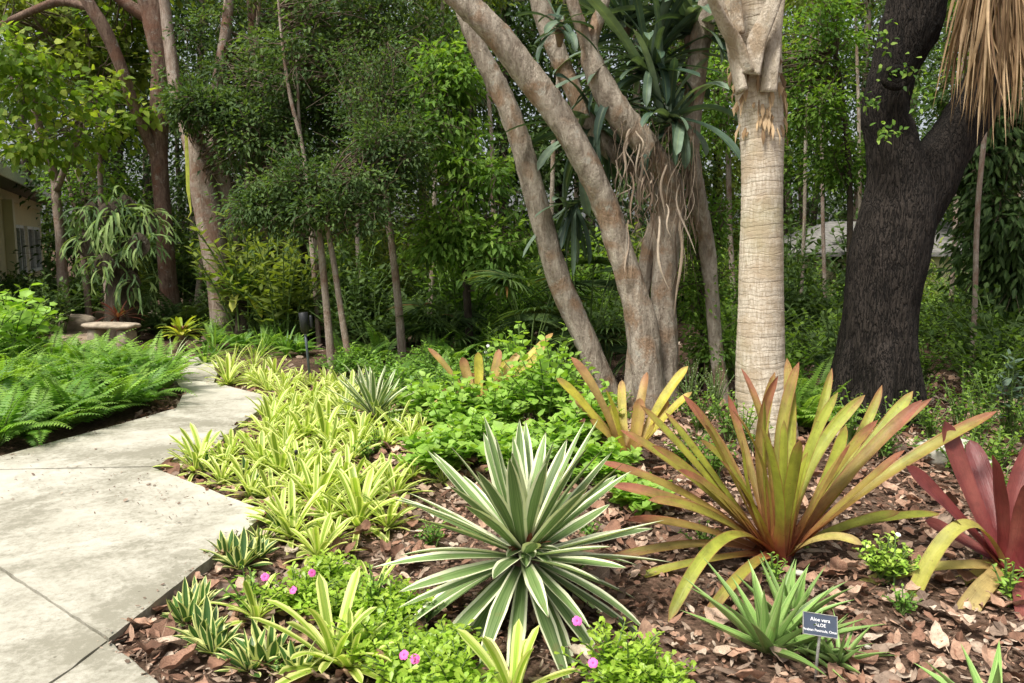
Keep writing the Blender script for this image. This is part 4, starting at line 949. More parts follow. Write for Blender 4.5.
# epiphytes at left: staghorn ferns and bird's nest fern
def staghorn(label, px, py, Yd, n, seed, scale=1):
    c = V(px, py, Yd); root = thing('staghorn_fern', c, label, 'epiphyte'); rs = RS(seed); mb = MB()
    for i in range(n):
        az = rs.uniform(math.pi*.9, math.pi*2.1); Q = arc(c+rs.randn(3)*.08*scale, az, rs.uniform(-.2, 1.2), rs.uniform(.35, .75)*scale, rs.uniform(1.2, 2.4), 10, 1.0); r_ = rs.rand()
        blade(mb, Q, .045*scale, 'strap', fold=.3, rnd=r_, k=3, twist=rs.randn()*.5)
        for s_ in (-1, 1):
            b = Q[-3]; e = Q[-1]+[s_*.07*scale, rs.randn()*.03, -.12*scale]; blade(mb, bez(b, Q[-1], e, 6), 0.032*scale, 'spider', side=np.array([1., .2, 0]), fold=.3, rnd=r_, k=3)
    mb.obj('fronds', M['stag'], root, c)
    mb = MB(); a = np.linspace(0, 2*np.pi, 14); v = np.stack([np.cos(a)*.22*scale, -.1+.03*np.cos(a*3), np.sin(a)*.26*scale], -1)+c; mb.add(np.vstack([v, c+[0, -.2*scale, 0]]), np.array([[i, i+1, 14] for i in range(13)]), (.5, .5), .3)
    mb.obj('shield_leaf', M['darkbark'], root, c); return root
staghorn('largest staghorn fern, hanging above the stone bench', 112, 218, 12.6, 44, 1, .95)
staghorn('staghorn fern with hanging forked fronds right of the largest one', 142, 245, 12.4, 30, 3, .75)
staghorn('lower staghorn fern hanging directly above the bench', 108, 265, 12.5, 30, 5, .75)
staghorn('pale green staghorn fern on the right side of the cluster', 128, 208, 12.8, 20, 4, .8)
staghorn('grey green hanging staghorn fern right of the bird nest fern', 300, 248, 12.8, 40, 7, 1.1)
staghorn('small staghorn fern far right of the bird nest fern against dark foliage', 278, 255, 12.9, 26, 9, .9)
for i_, (a_, b_, q_) in enumerate(((90, 245, 'left'), (150, 222, 'upper right'), (95, 215, 'upper left'), (132, 282, 'lower right'))):
    staghorn('small leafy green staghorn fern at the '+q_+' rim of the cluster over the bench', a_, b_, 12.7, 26, 20+i_, .8)
# host post for the cluster: dark stump
tree('mossy_stump', 'dark mossy dead stump carrying the staghorn ferns behind the bench', 'stump', [[(122, 335, 12.75, 34), (124, 290, 12.75, 30), (120, 240, 12.8, 26), (118, 200, 12.85, 18)]], 'darkbark', rough=.2)
tree('fern_host_trunk', 'dark trunk behind the hanging fern right of the bird nest fern', 'tree', [[(292, 335, 13.1, 22), (292, 280, 13.1, 20), (290, 230, 13.15, 18), (284, 120, 13.2, 14)]], 'darkbark', [(290, 90, 13.2, 40, 40)], 'deep', clumps=30, per=50, seed=71)
c = V(243, 300, 12.4); root = thing('birds_nest_fern', c, 'bird nest fern with broad upright leaves and two yellowing ones', 'fern'); rs = RS(9); mb = MB()
for i in range(26):
    az = i*2.4; Q = arc(c, az, rs.uniform(.5, 1.3), rs.uniform(.5, .85), rs.uniform(.3, 1.0), 10); blade(mb, Q, .12, 'spider', fold=.3, rnd=rs.rand(), wave=.12, seed=i)
mb.obj('leaves', M['bright'], root, c)
for px_, py_ in ((232, 312), (262, 318)):
    mb = MB(); e = V(px_, py_, 12.1); blade(mb, bez(c, (c+e)/2+[0, -.1, .35], e, 10), .13, 'strap', fold=.2, rnd=.9); tag(mb.obj('yellow_leaf', M['yelgreen'], root, c), 'yellowing drooping leaf')
tube(mb2 := MB(), [c-[0, 0, c[2]], c-[0, 0, .3], c], [.16, .13, .1], 12, .25, 4); mb2.obj('root_mass', M['darkbark'], root, c)
# hanging yellow strap on the pale trunk
mb = MB(); a = V(186, 130, 12.7); blade(mb, [a, V(187, 160, 12.65), V(188, 190, 12.6), V(191, 212, 12.6), V(187, 220, 12.58)], .07, 'spider', side=np.array([1., 0, 0]), rnd=.7)
tag(mb.obj('hanging_vine_leaf', M['yelgreen'], None, a), 'long yellow-green strap leaf hanging down the pale trunk', 'vine')

# far bright bromeliad next to the path end
p = G(182, 352); root = thing('path_end_bromeliad', p, 'bright yellow-green bromeliad with red centre at the far end of the path', 'bromeliad')
mb = MB(); rs = RS(10)
for i in range(30): blade(mb, arc(p+[0, 0, .22], i*2.4, .2+1.1*i/30, rs.uniform(.3, .5), rs.uniform(.5, 1.3), 9), .055, 'strap', rnd=rs.rand(), k=3)
mb.obj('leaves', M['yelgreen'], root, p)
mb = MB()
for i in range(12): blade(mb, arc(p+[0, 0, .25], i*2.4, 1.1, .2, .6, 6), .04, 'strap', rnd=rs.rand(), k=3)
mb.obj('centre_leaves', M['bromr'], root, p)
mb = MB(); tube(mb, [p+[0, 0, -.02], p+[0, 0, .12], p+[0, 0, .25]], [.08, .06, .08], 10, .2, 3); mb.obj('pot_stem', M['red'], root, p)
mb = MB(); q = V(118, 318, 12.3); rs = RS(12)
for i in range(22): blade(mb, arc(q, i*2.4, rs.uniform(0, 1.2), rs.uniform(.25, .5), rs.uniform(.4, 1.4), 8), .04, 'spider', rnd=rs.rand(), k=3)
tube(mb, [G(118, 345)*[1, 1, 0]+[0, 0, 0], q], [.02, .02], 8)
qq = mb.obj('red_cordyline', M['redleaf'], None, (q[0], q[1], 0)); tag(qq, 'dark red spiky-leaved plant just behind the stone bench', 'plant')

# strappy grey-green plants by the far path
rs = RS(230)
for i, (px, py, n, lr, w_, mt, lb) in enumerate(((172, 372, 22, (.3, .5), .03, 'agave', 'pale striped spiky plant at the left foot of the bright path-end bromeliad'), (232, 374, 34, (.3, .55), .022, 'varieg', 'arching pale striped grassy plant right where the path bends away'),
        (254, 371, 30, (.3, .5), .02, 'varieg', 'second arching striped grassy plant, right of the one at the path bend'), (205, 366, 26, (.3, .45), .045, 'bright', 'green broad-leaved clump at the far right side of the path'),
        (215, 358, 24, (.3, .5), .04, 'fern', 'mid green strap-leaved clump behind the far path bend'), (262, 356, 60, (.3, .55), .012, 'lime', 'fine grassy bright green tuft behind the striped grassy plants'), (286, 356, 26, (.35, .6), .03, 'fern', 'strap-leaved green clump left of the garden light'),
        (362, 398, 20, (.3, .5), .035, 'agave', 'upright grey striped agave behind the small agave'), (428, 400, 20, (.25, .45), .02, 'bright', 'thin upright green clump right of the small agave'),
        (577, 372, 22, (.25, .4), .028, 'agave', 'striped spider-like plant behind the lime shrub, left of the brown trunk'), (655, 372, 16, (.25, .4), .028, 'agave', 'striped spider-like plant at the foot of the brown tree'),
        (528, 380, 26, (.3, .45), .03, 'agave', 'striped spider-like plant among yellow bromeliad leaves behind the lime shrub'))):
    rosette('strap_leaf_plant', lb, 'plant', G(px, py), n, lr, w_, mt, 400+i, (.15, 1.35), (.5, 1.5), k=3)
# palmetto fans, middle
def fan(label, px, py, Yd, R0, seed, mat='deep'):
    c = V(px, py, Yd); g = np.array([c[0], c[1]+.1, 0]); root = thing('palmetto', g, label, 'palm'); rs = RS(seed); mb = MB(); st = MB()
    for kx in range(7):
        az = kx*.9+rs.rand(); h_ = c+np.array([math.cos(az)*.3, math.sin(az)*.3, rs.uniform(-.3, .25)]); tube(st, bez(g, g*.5+h_*.5+[0, 0, .2], h_, 8), .008, 6, cap=False)
        fwd = norm(np.array([math.cos(az), math.sin(az), .35])); sd = norm(np.cross(fwd, [0, 0, 1.])); up = np.cross(sd, fwd)
        for a in np.linspace(-1.9, 1.9, 26):
            d_ = fwd*math.cos(a)+sd*math.sin(a); e = h_+d_*R0*rs.uniform(.85, 1.1)+[0, 0, -.12]; blade(mb, bez(h_, h_+d_*R0*.55+up*.04, e, 7), .035, 'spider', side=norm(np.cross(d_, up)), rnd=rs.rand(), k=3, fold=.6)
    st.obj('stalks', M['stem'], root, g); mb.obj('fans', M[mat], root, g)
fan('dark palmetto with stiff fans left of the leaning brown stems', 530, 300, 9.3, .55, 1); fan('lower dark palmetto between the leaning stem and the main brown trunk', 610, 330, 8.7, .5, 2)
fan('palmetto seen between the two leaning brown stems', 590, 280, 9.2, .5, 3); fan('shaded palmetto in front of the dark foliage left of the first palmetto', 440, 320, 10.6, .5, 4)

# speckled white-leaved bush beside the brown trunk
for i, (px, py) in enumerate(((668, 405), (690, 412), (715, 415))):
    leafy('speckled_shrub', ('white speckled small-leaved bush directly at the brown trunk', 'white speckled bush midway between brown trunk and palm', 'white speckled bush next to the palm')[i], 'shrub', G(px, py), .55, .2, 22, 14, .025, .014, 'speck', 330+i)
for i, (px, py, h) in enumerate(((728, 440, .5), (700, 436, .45), (745, 452, .42), (930, 440, .42), (975, 448, .5), (1010, 440, .6), (900, 430, .4), (960, 475, .38), (995, 470, .35), (935, 462, .25), (690, 470, .35), (712, 478, .4), (850, 448, .5), (885, 456, .48), (1000, 500, .3), (960, 430, .6), (985, 425, .65), (915, 420, .55), (1030, 455, .6))):
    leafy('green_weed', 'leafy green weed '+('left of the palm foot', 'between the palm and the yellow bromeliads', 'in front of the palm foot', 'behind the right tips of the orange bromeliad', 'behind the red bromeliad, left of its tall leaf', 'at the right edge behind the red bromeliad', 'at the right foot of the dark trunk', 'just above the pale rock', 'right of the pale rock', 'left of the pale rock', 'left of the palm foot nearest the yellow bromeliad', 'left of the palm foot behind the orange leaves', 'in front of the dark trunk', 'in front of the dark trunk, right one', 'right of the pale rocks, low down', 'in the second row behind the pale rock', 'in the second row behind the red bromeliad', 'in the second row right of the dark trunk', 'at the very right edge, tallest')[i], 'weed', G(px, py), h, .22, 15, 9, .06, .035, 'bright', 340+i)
# sapling right
root, _t = leafy('glossy_sapling', 'young sapling with blue-green leaves near the right edge', 'sapling', G(1008, 440), 1.0, .16, 5, 16, .13, .06, 'bluegreen', 360)

# the lime green shrub mass
for i, (px, py, h, r, lb) in enumerate(((455, 442, .55, .34, 'lime leafy shrub, left one behind the big agave'), (500, 440, .62, .36, 'lime leafy shrub directly behind the big agave'), (548, 438, .72, .36, 'tallest lime leafy shrub, right of centre behind the agave'),
        (590, 452, .55, .3, 'lime leafy shrub at the left side of the yellow bromeliad'), (430, 425, .45, .32, 'low lime leafy shrub next to the small agave'), (475, 462, .42, .28, 'lime leafy shrub touching the upper left agave leaves'), (560, 470, .45, .28, 'lime leafy shrub touching the upper right agave leaves'), (520, 418, .7, .3, 'lime leafy shrub in the back row among yellow leaves'),
        (440, 478, .36, .26, 'low lime leafy shrub at the far left behind the agave tips'), (515, 484, .4, .26, 'low lime leafy shrub right behind the agave centre'), (606, 486, .3, .22, 'low lime leafy shrub between agave and yellow bromeliad'), (640, 510, .2, .18, 'lowest lime leafy shrub touching the left leaves of the orange bromeliad'))):
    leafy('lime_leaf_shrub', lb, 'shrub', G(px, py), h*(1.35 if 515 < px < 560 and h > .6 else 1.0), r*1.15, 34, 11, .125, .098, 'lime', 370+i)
for i, (px, py, h) in enumerate(((400, 405, .4), (455, 402, .45), (385, 385, .4), (430, 382, .45), (345, 380, .4), (490, 395, .5), (560, 400, .5))):
    leafy('soft_green_shrub', 'soft green low shrub '+('right behind the small agave', 'left of the yellow bromeliad leaves', 'left of the sapling foot', 'right of the sapling foot', 'behind the garden light at the twin stems', 'behind the yellow bromeliad leaves', 'left of the brown trunk foot')[i], 'shrub', G(px, py), h*1.1, .38, 34, 14, .08, .036, 'fern', 385+i)

# ---- yellow striped clumps and dwarf dark ones
yp = []
for s in range(6): yp.append(rosette('striped_bromeliad', 'x', 'bromeliad', (0, 0, 0), 19+s % 3*3, ((.16, .26) if s % 2 else (.2, .34)), (.03 if s % 2 else .038), 'varieg', 500+s, (.15, 1.3), (.3, 1.2), 'strap', k=5))
dp = []
for s in range(4): dp.append(rosette('dwarf_snake_plant', 'x', 'plant', (0, 0, 0), 20, (.07, .14), .036, 'dwarf', 520+s, (.35, 1.35), (.0, .5), 'spider', k=5, fold=.4, base_r=.02))
rs = RS(240)
yb = [(236, 440), (265, 436), (250, 425), (286, 462), (308, 474), (332, 450), (316, 512), (334, 545), (257, 622), (318, 560), (334, 668), (292, 425), (318, 428), (345, 420), (325, 403), (350, 405), (276, 412), (362, 436), (385, 448), (352, 462), (372, 480), (395, 500), (342, 490), (360, 515), (388, 530), (298, 495), (292, 540), (412, 480), (425, 460), (402, 430), (240, 395), (262, 388), (285, 392), (228, 386), (250, 380), (275, 378), (337, 388), (360, 384), (238, 410)]
def lab_y(px, py):
    if py < 396: return 'yellow striped bromeliad in the far row around the garden light foot', 'striped bromeliads in the far row'
    if px < 300 and py < 480: return 'yellow striped bromeliad along the inner bend of the concrete path', 'striped bromeliads along the path bend'
    if py < 480: return 'yellow striped bromeliad between the garden light and the small agave', 'striped bromeliads near the small agave'
    if px > 335: return 'yellow striped bromeliad against the left tips of the big agave', 'striped bromeliads left of the big agave'
    return 'yellow striped bromeliad near the long straight edge of the concrete slab', 'striped bromeliads along the slab edge'
rq = RS(241)
for p_ in scatter([(185, 470), (262, 505), (262, 540), (330, 560), (430, 500), (430, 420), (330, 385), (240, 384), (280, 398), (232, 432), (430, 500), (470, 450), (200, 455)], .155, 9, 75, avoid=[tuple(G(*q)[:2])+(.13,) for q in yb]+[tuple(G(306, 394)[:2])+(.28,), tuple(G(524, 590)[:2])+(.5,), tuple(G(374, 412)[:2])+(.35,)]):
    if onpath(p_[0]+.0, p_[1]) or onpath(p_[0]-.1, p_[1]) or onpath(p_[0], p_[1]+.08): continue
    dd = p_[1]*cp-(0-EYE)*sp; yb.append((512+FPX*p_[0]/dd, 341.5+FPX*(EYE*cp-p_[1]*sp)/dd))
def clear_(q, r_=.1):
    p_ = G(*q); return not any(onpath(p_[0]+a_*r_, p_[1]+b_*r_) for a_, b_ in ((0, 0), (-1, 0), (0, 1), (0, -1), (-.7, .7), (-.7, -.7), (1, 0)))
yb = [q for q in yb if clear_(q)]
by = {}
for q in yb: by.setdefault(lab_y(*q), []).append(q)
used = 0
for (lb, gp), qs in by.items():
    for q in qs:
        p = G(*q); s = rs.uniform(.65, 1.2)
        if used < len(yp): o = yp[used]; o.location = tuple(p); o.rotation_euler = (0, 0, rs.rand()*6.28); o.scale = (s,)*3; o['label'] = lb; o['group'] = gp
        else: dup(yp[used % len(yp)], p, rs.rand()*6.28, s, lb, gp)
        used += 1
db = [(187, 624), (198, 612), (215, 655), (205, 645), (268, 668), (250, 672), (257, 560), (240, 570), (228, 560), (195, 470), (207, 474), (257, 492), (268, 500), (276, 524), (284, 535), (246, 486), (298, 678), (262, 545)]
def lab_d(px, py):
    if py < 480: return 'dwarf dark green plant with yellow leaf margins in the notch where the path steps in', 'dwarf plants in the path notch'
    if py < 540: return 'dwarf dark green plant with yellow leaf margins near the outer corner of the slab', 'dwarf plants by the outer slab corner'
    if py < 600: return 'dwarf dark green plant with yellow leaf margins halfway down the slab edge', 'dwarf plants halfway down the slab edge'
    return 'dwarf dark green plant with yellow leaf margins close to the bottom of the picture', 'dwarf plants near the lower slab corner'
for i, q in enumerate(db):
    lb, gp = lab_d(*q); p = G(*q); s = rs.uniform(.85, 1.25)
    if i < len(dp): o = dp[i]; o.location = tuple(p); o.scale = (s,)*3; o['label'] = lb; o['group'] = gp
    else: dup(dp[i % len(dp)], p, rs.rand()*6.28, s, lb, gp)

rs = RS(246); wd_ = [leafy('bed_weed', 'x', 'weed', (0, 0, 0), .13, .1, 10, 7, .035, .018, 'fern', 640)[0], leafy('bed_weed', 'x', 'weed', (0, 0, 0), .17, .08, 8, 8, .04, .016, 'lime', 641)[0]]
pts = [p for p in near_pts(500, 245, 2.6, 7.5, (-1.6, 4.0)) if not any(onpath(p[0]+a_, p[1]+b_) for a_, b_ in ((-.12, 0), (0, .12), (0, -.12)))][:60]
place(wd_, pts, 'tiny green weed sprouting between fallen leaves', 'tiny weeds in the bed', rs, .6, 1.5)
# bottom centre broad yellow-green bromeliads
for i, (px, py, n, L, w_, lb) in enumerate(((512, 700, 13, (.2, .3), .05, 'broad-leaved pale bromeliad cut by the bottom edge below the big agave'), (350, 672, 12, (.16, .24), .035, 'pale striped bromeliad left of the lower pink flowers at the bottom'), (372, 600, 10, (.14, .2), .03, 'small pale bromeliad among the left periwinkles'))):
    rosette('pale_bromeliad', lb, 'bromeliad', G(px, py), n, L, w_, 'varieg', 560+i, (.4, 1.35), (.2, .8), 'strap')

# ---- periwinkles with pink flowers
def flower(parent, pos, nrm_, r=.017, seed=0, mat='pink'):
    rs = RS(seed); n_ = norm(np.array(nrm_, float)); a = norm(np.cross(n_, [.3, .2, 1.])); b = np.cross(n_, a); mb = MB()
    for i in range(5):
        th = i*1.2566+rs.rand()*.2; d_ = a*math.cos(th)+b*math.sin(th); s_ = np.cross(n_, d_)
        t = np.linspace(0, 1, 6); wd = np.interp(t, [0, .25, .7, 1], [.15, .55, 1.0, .55])*r*.55
        Q = np.array(pos)+d_*(t*r)[:, None]+n_*(t*(1-t)*r*.5)[:, None]
        v = np.stack([Q-s_*wd[:, None], Q+n_*r*.05, Q+s_*wd[:, None]], 1).reshape(-1, 3); k_ = np.arange(5)[:, None]*3
        mb.add(v, np.concatenate([k_+[0, 1, 4, 3], k_+[1, 2, 5, 4]]), (.5, .5), .5)
    f_ = mb.obj('flower', M[mat], parent)
    mb = MB(); c_ = np.array(pos)+n_*r*.08; th = np.linspace(0, 6.283, 9)[:-1]; v = c_+(a*np.cos(th)[:, None]+b*np.sin(th)[:, None])*r*.2; mb.add(np.vstack([v, c_+n_*r*.1]), np.array([[i, (i+1) % 8, 8] for i in range(8)]), (.5, .5), .5)
    mb.obj('eye', M['eye'], f_); return f_
vin = [(300, 612, .2, .16, [(312, 573), (293, 590), (265, 577)], 'pink flowered periwinkle beside the slab, left of the others'),
       (350, 625, .2, .17, [], 'leafy periwinkle without open flowers between the left one and the bottom one'),
       (412, 690, .2, .17, [(404, 655), (415, 659)], 'pink flowered periwinkle at the bottom left of the big agave'),
       (375, 660, .2, .16, [], 'flowerless periwinkle at the bottom, left of the paired pink flowers'), (438, 665, .17, .13, [], 'small flowerless periwinkle under the left lower agave leaves'),
       (330, 590, .18, .14, [], 'flowerless periwinkle just right of the upper pair of pink flowers'), (395, 625, .2, .16, [], 'flowerless periwinkle touching the lower left agave leaves'), (455, 700, .2, .15, [], 'flowerless periwinkle at the bottom edge left of the broad pale bromeliad'),
       (620, 690, .24, .17, [(577, 621), (593, 663)], 'pink flowered periwinkle at the bottom right of the big agave'), (652, 700, .18, .13, [], 'small flowerless periwinkle at the bottom, right of the agave')]
for i, (px, py, h, r, fl, lb) in enumerate(vin):
    p = G(px, py); root, tips = leafy('periwinkle', lb, 'flower', p, h*.98, r*1.3, 34, 14, .056, .027, 'vinca', 600+i, 'spoon', .45)
    for j, (fx, fy) in enumerate(fl):
        q = V(fx, fy, p[1]-.05-.04*j)-p
        st = MB(); tube(st, bez(np.array([0, 0, 0.]), np.array([q[0]*.6, q[1]*.6, q[2]*.5]), q-[0, 0, .003], 8), .0016, 5, cap=False)
        so_ = st.obj('flower_stalk', M['stem'], root); flower(root, q, (rs.randn()*.3, -.8, .7), .0175, i*5+j)
root, tips = leafy('white_flower_weed', 'slim weed with small white flowers behind the yellow bromeliad leaves', 'flower', G(488, 385), .62, .08, 6, 8, .05, .02, 'bright', 620)
for j, (fx, fy) in enumerate(((488, 346), (489, 356), (486, 352))): flower(root, V(fx, fy, G(488, 385)[1])-G(488, 385), (0, -1, .2), .018, j, 'white')

# ================================================================== HERO PLANTS
def hero_leaf(root, org, pts, W, prof, mat, rnd, name='leaf', label=None, **kw):
    mb = MB(); blade(mb, pts, W, prof, rnd=rnd, **kw); o = mb.obj(name, M[mat], root, org)
    if label: o['label'] = label
    return o
def agave(label, px, py, zc, L, W, n, seed, mat='agave', lo=-.75):
    g = G(px, py, zc); org = np.array([g[0], g[1], 0.]); root = thing('agave', org, label, 'agave'); rs = RS(seed); c = np.array([g[0], g[1], zc])
    mb = MB(); tube(mb, [org-[0, 0, .03], org+[0, 0, zc*.5], c+[0, 0, .02]], [L*.08, L*.09, L*.12], 20, .15, 2, freq=8); mb.obj('stem', M['red'], root, org)
    for i in range(n):
        f_ = (i+.5)/n; el = lo+(1.4-lo)*f_**1.18+rs.randn()*.07; az = i*2.39996+rs.randn()*.12
        LL_ = L*rs.uniform(.9, 1.06)*(1 if f_ < .85 else (1.02-(f_-.85)*1.2)); b = c+np.array([math.cos(az), math.sin(az), 0])*L*.07*(1-f_*.7)+[0, 0, (f_-.5)*L*.12]
        p = arc(b, az, el, LL_, rs.uniform(-.05, .3) if el > 0 else rs.uniform(.0, .5), 12, 1.5, rs.randn()*.13)
        hero_leaf(root, org, p, W*rs.uniform(.88, 1.1), 'agave', mat, rs.rand(), fold=.28, twist=rs.randn()*.18, k=7, thick=.005, seed=i)
    return root, org, c, rs
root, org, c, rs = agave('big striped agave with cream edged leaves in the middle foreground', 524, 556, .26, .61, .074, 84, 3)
for k_ in range(22):   # dry reddish core leaves
    az = rs.uniform(3.7, 5.7); hero_leaf(root, org, arc(c+[math.cos(az)*.055, math.sin(az)*.055, .055], az, rs.uniform(.3, 1.5), rs.uniform(.05, .12), .5, 6), .026, 'spider', 'redleaf', .8, 'withered_leaf', 'small withered red-brown leaf at the heart')
for az, el, L_ in ((4.9, .3, .14), (4.3, .25, .13), (5.5, .35, .17), (4.75, -.1, .12), (5.25, .05, .18)):
    hero_leaf(root, org, arc(c+[math.cos(az)*.05, math.sin(az)*.05, .05], az, el, L_, .4, 8), .06, 'ovate', 'agave', .6, fold=.2, k=7, thick=.006)
agave('small striped agave with grey green leaves at the left behind the yellow bromeliads', 374, 414, .12, .46, .05, 50, 8, lo=-.1)

def tips_plant(name, label, cat, org, c, tips, prof='strap', base=.06, wk=1.0):
    """tips: (px, py, dY, width, bulge, material, rnd[, label]); each leaf runs from the heart to its tip"""
    root = thing(name, org, label, cat); rs = RS(int(abs(org[0]*1000)) % 1000)
    for i, t in enumerate(tips):
        T_ = V(t[0], t[1], c[1]+t[2]); d_ = T_-c; h_ = norm(d_*[1, 1, 0]); b = c+h_*base
        ln_ = np.linalg.norm(T_-b); C_ = b+(T_-b)*.5+np.array([0, 0, 1])*t[4]*ln_+np.array([rs.randn(), rs.randn(), 0])*.085*ln_+np.array([0, 0, rs.uniform(-.02, .11)])*ln_
        kw = {}
        if abs(h_[0]) > .6: kw['twist'] = math.copysign(.75, -d_[0])*rs.uniform(.6, 1.1)
        else: kw['twist'] = rs.randn()*.2
        hero_leaf(root, org, bez(b, C_, T_, 26), t[3]*wk, prof, t[5], t[6], label=(t[7] if len(t) > 7 else None), fold=.38, k=7, wave=.03, seed=i, **kw)
    return root
# big orange bromeliad
g = G(778, 566); org = g.copy(); c = g+[0, 0, .07]
B_ = 'brom'; W0 = .062
tp = [(741, 368, .35, .052, .02, B_, .7), (692, 403, .1, .058, .03, B_, .75), (732, 410, -.1, .05, .04, B_, .55), (775, 372, .25, .05, -.02, B_, .3), (787, 358, .4, .06, .03, B_, .35), (799, 362, .3, .058, .0, B_, .5),
      (778, 376, .1, .05, .05, B_, .85), (832, 368, .5, .05, -.02, B_, .2), (865, 395, .3, .062, .02, B_, .15), (893, 368, .35, .075, -.02, B_, .25), (913, 391, .2, .07, -.01, B_, .1), (922, 400, .05, .062, .03, B_, .8),
      (932, 398, .3, .05, .04, B_, .6), (997, 411, .0, .062, .10, B_, .6), (878, 420, -.1, .055, .05, B_, .65), (846, 425, .1, .06, -.03, B_, .1), (742, 440, -.1, .055, .02, B_, .2), (764, 400, .0, .06, .02, B_, .05),
      (705, 425, -.15, .055, .04, B_, .6), (665, 412, .15, .055, .05, B_, .2), (640, 405, .1, .05, .06, B_, .3), (620, 430, .15, .06, .09, B_, .45), (600, 462, .05, .062, .12, B_, .7), (610, 485, -.1, .058, .14, B_, .8),
      (625, 420, .3, .05, .04, B_, .3), (652, 446, -.05, .055, .08, B_, .55), (678, 470, -.2, .06, .08, B_, .7), (683, 395, .3, .05, .03, B_, .9), (720, 460, -.3, .055, .05, B_, .5), (700, 440, .0, .06, .05, B_, .35),
      (760, 425, -.25, .07, .0, B_, .15), (800, 440, -.25, .055, .0, B_, .2), (815, 405, .3, .05, .0, B_, .4), (808, 452, -.05, .065, .02, B_, .1), (850, 445, -.15, .05, .06, B_, .75), (905, 450, -.2, .05, .1, B_, .7),
      (728, 395, .45, .045, .0, B_, .8), (655, 386, .45, .045, .02, B_, .6), (838, 392, .1, .05, .0, B_, .05), (882, 385, .5, .05, .0, B_, .3), (784, 420, -.1, .04, .03, B_, .1), (900, 512, .1, .05, .08, B_, .2, 'pale green leaf lying low to the right'),
      (940, 514, .25, .055, .1, B_, .1, 'green leaf stretched out low to the right'), (862, 545, -.25, .05, .28, 'bromold', .6, 'dry looped leaf'), (668, 622, -.55, .058, .42, 'brom', .1, 'yellow-green old leaf arching down to the left'),
      (700, 625, -.5, .05, .3, B_, .5), (600, 590, -.1, .05, .1, B_, .3, 'long leaf lying low to the left'), (605, 560, .0, .05, .12, B_, .75), (628, 520, -.05, .05, .12, B_, .8), (648, 500, -.2, .055, .12, B_, .5)]
root = tips_plant('giant_bromeliad', 'huge orange and green bromeliad with long strap leaves in front of the palm', 'bromeliad', org, c, [t for i, t in enumerate(tp) if i not in (9, 24, 32, 37)], base=.05, wk=1.04)
mb = MB(); tube(mb, [org-[0, 0, .03], org+[0, 0, .06], org+[0, 0, .16]], [.05, .06, .03], 18, .2, 3, freq=8); mb.obj('stem', M['bromr'], root, org)
# yellow bromeliads behind
g = G(628, 470); c = g+[0, 0, .12]; Y_ = 'bromy'
tips_plant('yellow_bromeliad', 'yellow and bronze bromeliad left of the huge orange one', 'bromeliad', g, c, [(571, 357, .1, .075, .03, Y_, .9), (556, 378, .1, .06, .1, Y_, .15), (688, 366, .2, .06, .06, Y_, .1), (647, 372, .3, .065, .0, Y_, .8), (692, 392, .0, .055, .08, Y_, .2),
    (606, 390, -.1, .09, .02, Y_, .05), (612, 404, .1, .07, .0, Y_, .3), (590, 420, -.05, .06, .05, Y_, .6), (668, 400, .15, .06, .03, Y_, .75), (640, 398, .1, .07, .0, Y_, .7), (655, 425, -.1, .06, .05, Y_, .5), (575, 400, .2, .06, .03, Y_, .5), (622, 380, .4, .05, 0, Y_, .4)], wk=1.3)
g = G(478, 432); c = g+[0, 0, .25]
tips_plant('yellow_bromeliad', 'yellow and bronze bromeliad rising out of the lime shrubs behind the agave', 'bromeliad', g, c, [(428, 348, .1, .05, .12, Y_, .7), (462, 357, .15, .065, .05, Y_, .9), (499, 349, .1, .06, .0, Y_, .8), (553, 333, .2, .05, .06, Y_, .4), (545, 345, .3, .045, .04, Y_, .3),
    (440, 392, -.1, .05, .08, 'bromr', .5, 'dark red leaf'), (445, 424, -.25, .05, .15, Y_, .9), (510, 360, .3, .06, 0, Y_, .2), (470, 372, .2, .07, 0, Y_, .95), (452, 385, -.1, .05, .05, Y_, .3), (500, 420, -.2, .05, .1, 'bromr', .4, 'small dark red leaf low in front'), (432, 405, .0, .05, .1, Y_, .6), (478, 352, .15, .06, .0, Y_, .1), (520, 352, .2, .055, .0, Y_, .6)], wk=1.35)
g = G(560, 462); c = g+[0, 0, .05]
tips_plant('red_flushed_bromeliad', 'small reddish bromeliad half hidden between the agave and the lime shrubs', 'bromeliad', g, c, [(640, 445, -.1, .04, .1, 'bromr', .5), (612, 420, 0, .04, .05, 'bromr', .7), (520, 440, 0, .04, .1, 'bromr', .3), (540, 425, .1, .04, 0, 'bromr', .3), (585, 418, .1, .04, 0, 'bromr', .5), (500, 455, -.1, .04, .1, 'bromr', .5)])
